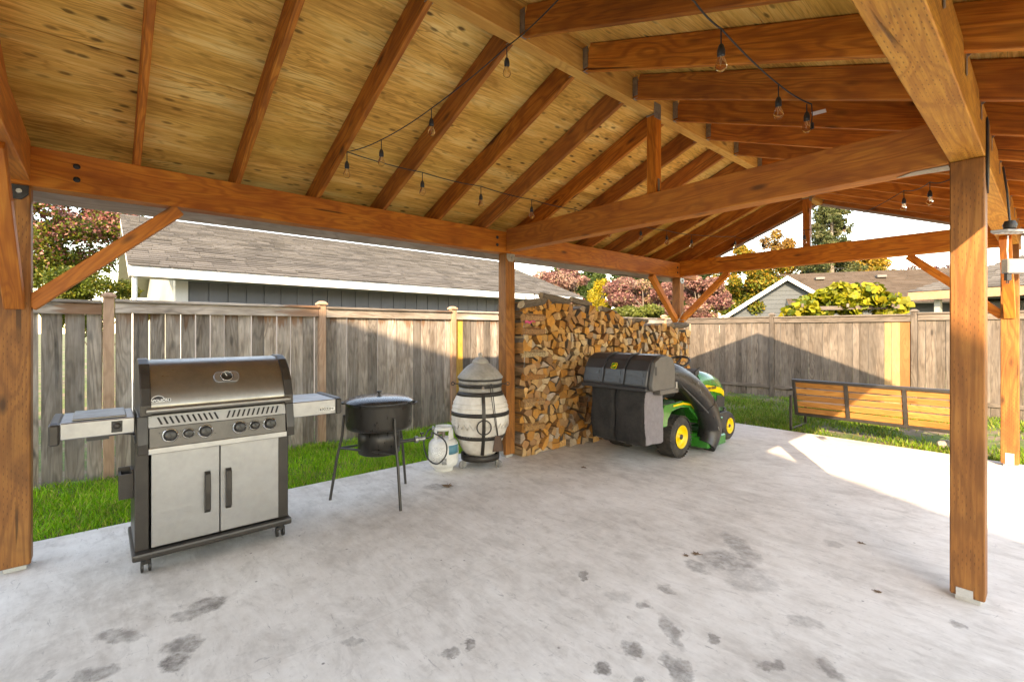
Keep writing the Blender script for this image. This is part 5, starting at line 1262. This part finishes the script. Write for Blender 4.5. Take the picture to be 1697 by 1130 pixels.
def house_right():
    D = 13.2; o, e1, e2 = frame_at(1600, D, R(-20)); root = empty('neighbour_house', o, 'low hipped porch roof with orange brown fascia behind the vine', 'house')
    part = lambda name, mat, fn, par=root, **k: (lambda b: (fn(b), b.build(name, mat, par, **k))[1])(MB())
    P = lambda a, b, z: o + e1 * a + e2 * b + UP * z
    a0, a1, zf = -1.35, 5.0, 2.4
    part('fascia', wood('brown_fascia', (.3, .15, .075), (.42, .23, .125), (.5, .3, .17), .2), lambda b: b.bx((0, 0, 0), (0, 0, 0)) if False else b.prism([P(a0, 0, zf), P(a1, 0, zf), P(a1, .05, zf), P(a0, .05, zf)], UP * .24))
    part('ceiling', M_soff, lambda b: b.prism([P(a0, .05, zf + .18), P(a1, .05, zf + .18), P(a1, 6, zf + .18), P(a0, 6, zf + .18)], UP * .03))
    part('hip_roof', M_sh2flat, lambda b: b.add([P(a0, 0, zf + .24), P(a1 + 4, 0, zf + .24), P(a1 + 4, 3, zf + 1.75), P(a0 + 3, 3, zf + 1.75), P(a0, 6, zf + .24)], [(0, 1, 2, 3), (0, 3, 4)]))
    d = (e2 * 3 + UP * 1.51).normalized(); H = math.hypot(3, 1.51); shingles(root, P(a0, -.02, zf + .25), e1, d, 8, H, M_sh1, .15, .35, 12, lim=lambda v: (v / H * 3, 8))
    for a in (-.75, 1.6, 4.0): part('porch_post', M_soff, lambda b: b.box(P(a, .35, zf / 2), (.14, .14, zf), Matrix((e1, e2, UP)).transposed()))
    part('wall', M_gsid, lambda b: b.prism([P(a0 + .4, 4, 0), P(a1, 4, 0), P(a1, 4.2, 0), P(a0 + .4, 4.2, 0)], UP * zf))
house_right()

# ================================================================== trees, shrubs, vine
M_trunk = pmat('tree_bark', (.10, .08, .062), (.19, .16, .13), 14, .95, 0, .6, (1, 1, .3))
def leaves_mesh(name, parent, blobs, n, size, pal, seed, flat=.0, hgrad=None, droop=0, shape='quad', kind=None):
    """many small leaves in clumps; blobs = (centre, radii, weight)"""
    r = np.random.default_rng(seed); Wt = np.array([b[2] for b in blobs], float); Wt /= Wt.sum(); idx = r.choice(len(blobs), n, p=Wt)
    C_ = np.array([tuple(b[0]) for b in blobs])[idx]; Rd = np.array([tuple(b[1]) for b in blobs])[idx]
    d = r.normal(size=(n, 3)); d /= np.linalg.norm(d, axis=1)[:, None]; rad = r.uniform(0, 1, n) ** .42; p = C_ + d * Rd * rad[:, None] * (1 + r.normal(0, .07, n))[:, None]
    nrm = r.normal(size=(n, 3)) * .8 + d * .7; nrm[:, 2] += flat; nrm /= np.linalg.norm(nrm, axis=1)[:, None]
    t = np.cross(nrm, r.normal(size=(n, 3))); t /= np.linalg.norm(t, axis=1)[:, None]; b_ = np.cross(nrm, t); s_ = size * r.uniform(.6, 1.35, n)[:, None]
    if shape == 'quad': K = [(-1, 0, 0), (0, -.55, .06), (1, 0, -.1), (0, .55, .06)]; faces = [[0, 1, 2, 3]]
    elif shape == 'lobed': K = [(-.75, 0, 0), (-.9, -.55, 0), (-.15, -.95, .08), (.45, -.6, .02), (1, 0, -.18), (.45, .6, .02), (-.15, .95, .08), (-.9, .55, 0)]; faces = [[0, 1, 2, 3, 4], [0, 4, 5, 6, 7]]
    else: K = [(-1, 0, 0), (0, -.13, 0), (1, 0, -.1), (0, .13, 0)]; faces = [[0, 1, 2, 3]]
    m = len(K); V = np.zeros((n, m, 3))
    for i, (a, c, e) in enumerate(K): V[:, i] = p + (t * a + b_ * c + nrm * e) * s_ * .5
    if droop: V[:, 2, 2] -= droop * size
    org = np.array(tuple(ORG[parent.name])); V -= org
    me = bpy.data.meshes.new(name); me.vertices.add(n * m); me.vertices.foreach_set('co', V.ravel())
    fl = [i for f in faces for i in f]; lp = np.arange(n)[:, None] * m + np.array([fl]); me.loops.add(n * len(fl)); me.loops.foreach_set('vertex_index', lp.ravel().astype(np.int32))
    me.polygons.add(n * len(faces)); st = np.cumsum([0] + [len(f) for f in faces[:-1]]); me.polygons.foreach_set('loop_start', (np.arange(n)[:, None] * len(fl) + st[None]).ravel().astype(np.int32)); me.update(); me.validate()
    pal = np.array(pal) * .62; z = p[:, 2]; u = (z - z.min()) / max(np.ptp(z), .01)
    ci = r.random(n)
    if hgrad is not None:
        g_ = np.array(hgrad) * .62; low = r.random(n) > (u * 1.5 - .25); k = r.integers(0, len(pal), n); kk = r.integers(0, len(g_), n); col = np.where(low[:, None], g_[kk], pal[k])
    else:
        cl = (idx * 7919) % len(pal); k = np.where(r.random(n) < .55, cl, r.integers(0, len(pal), n)); col = pal[k]
    col = col * r.uniform(.65, 1.3, n)[:, None]; full = np.ones((n, m, 4)); full[:, :, :3] = col[:, None]
    ca = me.color_attributes.new('Col', 'FLOAT_COLOR', 'POINT'); ca.data.foreach_set('color', full.ravel())
    o = link(name, me, parent, [M_leafcol]); return o
def tree(name, label, cat, base, H, crown, n, size, pal, seed, trunk=.14, nb=26, clump=.36, hgrad=None, shape='quad', group=None, bare=0, low=.0):
    """crown = (centre height, rx, ry, rz)"""
    r = random.Random(seed); base = Vector((base[0], base[1], -.05)); root = empty(name, base, label, cat, group); ch, rx, ry, rz_ = crown; c = base + UP * ch
    tips = []; blobs = []
    for i in range(nb):
        while True:
            d = Vector((r.uniform(-1, 1), r.uniform(-1, 1), r.uniform(-1, 1)))
            if .25 < d.length < 1: break
        p = c + Vector((d.x * rx, d.y * ry, d.z * rz_)); tips.append(p); k = clump * r.uniform(.65, 1.25); blobs.append((p, (rx * k, ry * k, rz_ * k * .85), k ** 2))
    b = MB(); top = base + UP * (ch + rz_ * .35); pts = [base, base + UP * ch * .35 + Vector((r.uniform(-.1, .1), r.uniform(-.1, .1), 0)), base + UP * ch * .7 + Vector((r.uniform(-.15, .15), r.uniform(-.15, .15), 0)), top]
    b.tube(pts, [trunk, trunk * .8, trunk * .5, trunk * .12], 9); b.build('trunk', M_trunk, root)
    for i, t in enumerate(tips[:12 + bare]):
        s_ = pts[1].lerp(pts[3], r.uniform(.05, .8)); mid = s_.lerp(t, .5) + Vector((0, 0, .12 * rz_)); bb = MB(); bb.tube([s_, mid, t], [trunk * .32, trunk * .2, trunk * .06], 6); bb.build('limb', M_trunk, root)
    leaves_mesh('crown', root, blobs, n, size, pal, seed, hgrad=hgrad, shape=shape); return root
RED = [(.17, .05, .045), (.24, .085, .07), (.3, .13, .105), (.12, .035, .035), (.34, .17, .13)]
PINK = [(.38, .18, .15), (.46, .24, .19), (.3, .13, .115), (.52, .33, .25), (.26, .11, .1), (.42, .3, .16)]
YG = [(.2, .22, .025), (.13, .18, .02), (.28, .25, .03), (.09, .14, .018)]
GRN = [(.055, .10, .022), (.08, .13, .03), (.10, .16, .035), (.04, .075, .018)]
GOLD = [(.42, .24, .02), (.36, .22, .03), (.3, .25, .03), (.5, .29, .03), (.2, .2, .03)]
ORG_ = [(.4, .2, .03), (.3, .15, .04), (.42, .26, .05), (.24, .14, .05)]
def tr(name, label, cat, px, D, ptop, pbot, hw, n, size, pal, seed, **k):
    q = at(px, D); zt = CAM.z + (CYP - ptop) / FPX * D; zb = max(CAM.z + (CYP - pbot) / FPX * D, .25); rr = hw / FPX * D
    return tree(name, label, cat, (q.x, q.y), zt, ((zt + zb) / 2, rr * .82, rr * .82, (zt - zb) / 2 * .82), n, size, pal, seed, **k)
tr('maple_tree', 'red and green leaved maple showing sky through its crown beside the grey house', 'tree', 92, 13.5, 240, 505, 165, 60000, .095, [tuple(min(.6, x * 2.1) for x in c) for c in RED], 21, hgrad=YG, nb=48, clump=.24, trunk=.13)
tr('shrub', 'yellow green leafy shrub behind the fence below the red maple', 'shrub', 165, 9.4, 428, 560, 80, 16000, .06, YG, 22, trunk=.04, nb=22, clump=.34)
tr('plum_tree', 'purple leaved plum tree beside the end of the grey house', 'tree', 930, 19, 440, 540, 58, 26000, .1, PINK, 31, trunk=.1)
tr('plum_tree', 'broad pinkish plum tree behind the firewood between yellow tree and far post', 'tree', 1065, 17, 447, 540, 68, 34000, .095, PINK, 32, trunk=.1)
tr('plum_tree', 'dusky pink plum tree seen between the far post and its right brace', 'tree', 1160, 16.5, 450, 540, 46, 24000, .095, PINK, 33, trunk=.1)
tr('birch_tree', 'slender bright yellow tree between two plum trees', 'tree', 1000, 18, 455, 540, 26, 12000, .09, [(.55, .40, .03), (.5, .42, .05), (.4, .38, .05)], 34, trunk=.06, nb=16, clump=.42)
tr('hedge', 'rounded light green hedge just over the fence behind the firewood', 'hedge', 1062, 14.2, 496, 560, 60, 22000, .085, [(.17, .2, .035), (.12, .16, .03), (.22, .24, .06)], 35, trunk=.05)
tr('fir_tree', 'dark green tall fir rising behind the purple plum trees', 'tree', 965, 30, 420, 540, 60, 26000, .19, GRN, 36, trunk=.2)
tr('fir_tree', 'grey green fir tops behind the broad plum tree', 'tree', 1060, 32, 415, 540, 60, 26000, .19, GRN, 37, trunk=.2)
tr('fir_tree', 'olive green tall tree behind the dusky plum', 'tree', 1150, 34, 405, 540, 55, 24000, .19, GRN, 38, trunk=.2)
tr('maple_tree', 'golden yellow and green maple left of the blue gable house', 'tree', 1240, 21, 395, 545, 72, 48000, .12, GOLD, 41, hgrad=YG, nb=44, clump=.26)
tr('maple_tree', 'thin orange leaved tree in front of the sky beyond the gable house', 'tree', 1295, 33, 370, 520, 60, 15000, .16, ORG_, 42, nb=40, clump=.2)
tr('maple_tree', 'yellow orange maple rising above the brown house roof', 'tree', 1400, 34, 400, 520, 70, 28000, .17, GOLD, 43, nb=36, clump=.26)
tr('maple_tree', 'rusty orange tree above the right half of the brown roof', 'tree', 1455, 33, 412, 520, 45, 18000, .16, ORG_, 44, nb=30, clump=.26)
tr('bare_tree', 'nearly bare dark reddish tree at the end of the brown roof', 'tree', 1540, 32, 425, 520, 60, 7000, .13, RED, 45, nb=40, clump=.2, bare=14)
tr('fir_tree', 'yellowish green tree filling the gap under the far gable', 'tree', 1330, 36, 430, 540, 70, 26000, .19, GRN + YG[:1], 46, trunk=.2)
def conifer():
    D = 27; q = at(1378, D); H = CAM.z + (CYP - 300) / FPX * D; base = Vector((q.x, q.y, -.05)); root = empty('spruce_tree', base, 'tall spruce with open layered branches seen through the far gable', 'tree'); r = random.Random(5)
    b = MB(); b.tube([base, base + UP * H * .5, base + UP * H], [.22, .14, .02], 8); b.build('trunk', M_trunk, root); blobs = []
    z = 1.0
    while z < H - .2:
        Ln = 1.75 * (1 - (z / H) ** 2.2) + .3
        for k in range(8):
            a = r.uniform(0, 6.283); l = Ln * r.uniform(.6, 1.1); d = Vector((math.cos(a), math.sin(a), -.12))
            s_ = base + UP * z; e = s_ + d * l; bb = MB(); bb.tube([s_, e], [.03, .008], 5); bb.build('branch', M_trunk, root)
            for t in (.45, .75, 1.0): blobs.append((s_ + d * l * t - UP * (.05 + r.uniform(-.15, .2)), (.3 * (1.2 - t * .4), .3 * (1.2 - t * .4), r.uniform(.14, .32)), 1.0))
        z += r.uniform(.3, .55)
    leaves_mesh('crown', root, blobs, 60000, .13, [(.10, .13, .045), (.14, .16, .06), (.07, .10, .035), (.19, .19, .07)], 9, shape='quad')
conifer()
def vine():
    D = 11.6; c0 = at(1405, D); z0 = 1.75; root = empty('grape_vine', (c0.x, c0.y, 0), 'bright yellow green vine heaped over a low arbor behind the back fence', 'vine'); r = random.Random(3); blobs = []
    outline = [(1318, 506), (1334, 494), (1354, 484), (1374, 474), (1394, 470), (1415, 473), (1438, 470), (1458, 479), (1478, 490), (1496, 500)]
    for px, py in outline:
        D2 = D + r.uniform(-.3, .3)
        for k in range(4):
            yy = py + 8 + k * r.uniform(6, 12)
            if yy < 530: p = at(px + r.uniform(-8, 8), D2 + r.uniform(-.5, .5), yy); blobs.append((p, (.25, .25, .16), 1))
    leaves_mesh('foliage', root, blobs, 2600, .16, [(.28, .30, .02), (.2, .25, .02), (.38, .36, .03), (.13, .19, .018), (.45, .38, .03)], 8, flat=.5, shape='lobed')
    q = at(1420, D)
    for px in (1330, 1400, 1470):
        p = at(px, D); b = MB(); b.tube([p + UP * 0, p + UP * 1.2 + RT * .1, p + UP * 2.1], [.05, .04, .02], 7); b.build('stem', M_trunk, root)
    for k in range(4): p0 = at(1320, D - .5 + .35 * k, 512); p1 = at(1490, D - .5 + .35 * k, 508); beam('arbor_bar', p0, p1, .05, .09, M_fence2, root)
    for px in (1330, 1405, 1480): p0 = at(px, D - .7, 506); p1 = at(px, D + .8, 506); p1.z = p0.z; beam('arbor_rafter', p0, p1, .05, .08, M_fence2, root)
    for px in (1330, 1480):
        p = at(px, D, 512); beam('arbor_post', Vector((p.x, p.y, -.05)), p, .09, .09, M_fence2, root, up=(0, 1, 0))
vine()

# ================================================================== fallen leaves and bits on the slab and soil
M_dry = pmat('dry_leaf', (.13, .075, .04), (.2, .12, .07), 30, .9, 0, .3)
def fallen(px, py, s_, lab, z=.004):
    g_ = ground(px, py); r = random.Random(px); pts = []; rot = r.uniform(0, 6.28); n = 22
    for k in range(n): a = k * 2 * math.pi / n; rad = s_ * (1.0 if k % 4 == 0 else (.55 if k % 2 else .72)) * r.uniform(.85, 1.1); pts.append(Vector((g_.x + rad * math.cos(a + rot), g_.y + rad * math.sin(a + rot), z + .25 * rad * abs(math.sin(2 * a)))))
    b = MB(); c = Vector((g_.x, g_.y, z + .002)); vs = pts + [c] + [p - UP * .0015 for p in pts] + [c - UP * .0015]
    b.add(vs, [(i, (i + 1) % n, n) for i in range(n)] + [((i + 1) % n + n + 1, i + n + 1, 2 * n + 1) for i in range(n)] + [(i, i + n + 1, (i + 1) % n + n + 1, (i + 1) % n) for i in range(n)])
    d = Vector((math.cos(rot), math.sin(rot), .02)); b.tube([c, c + d * s_ * 1.5], .0015, 4)
    o = b.build('fallen_leaf', M_dry, origin=(g_.x, g_.y, 0)); tag(o, lab, 'leaf', 'fallen leaves on the slab')
for px, py, s_, lab in ((742, 806, .06, 'large brown fallen leaf on the slab in front of the propane cylinder'), (967, 775, .035, 'small brown leaf on the slab in front of the firewood'), (1153, 918, .03, 'curled dark leaf beside the big splash stain on the slab'),
                        (1137, 921, .02, 'tiny leaf scrap next to the curled dark leaf'), (1426, 900, .022, 'brown leaf scrap on the slab left of the right middle post'), (1455, 981, .02, 'leaf crumb on open slab in front of the right middle post')):
    fallen(px, py, s_, lab)
def stone(px, py, s_, lab, z=-.03):
    g_ = ground(px, py, -.03); r = random.Random(px + 1); bm = bmesh.new(); bmesh.ops.create_icosphere(bm, subdivisions=2, radius=1)
    for v in bm.verts: v.co = Vector((v.co.x * s_ * 1.3, v.co.y * s_, v.co.z * s_ * .7)) * r.uniform(.85, 1.15)
    me = bpy.data.meshes.new('rock'); bm.to_mesh(me); bm.free(); o = link('garden_rock', me, None, [pmat('pale_rock', (.4, .37, .33), (.3, .27, .24), 9, .9, 0, .4)]); o.location = (g_.x, g_.y, g_.z + s_ * .45); tag(o, lab, 'rock')
stone(1570, 742, .09, 'pale rock in the grass below the bench beside the right middle post'); stone(1652, 682, .05, 'small pale stone on the soil behind the far right post')
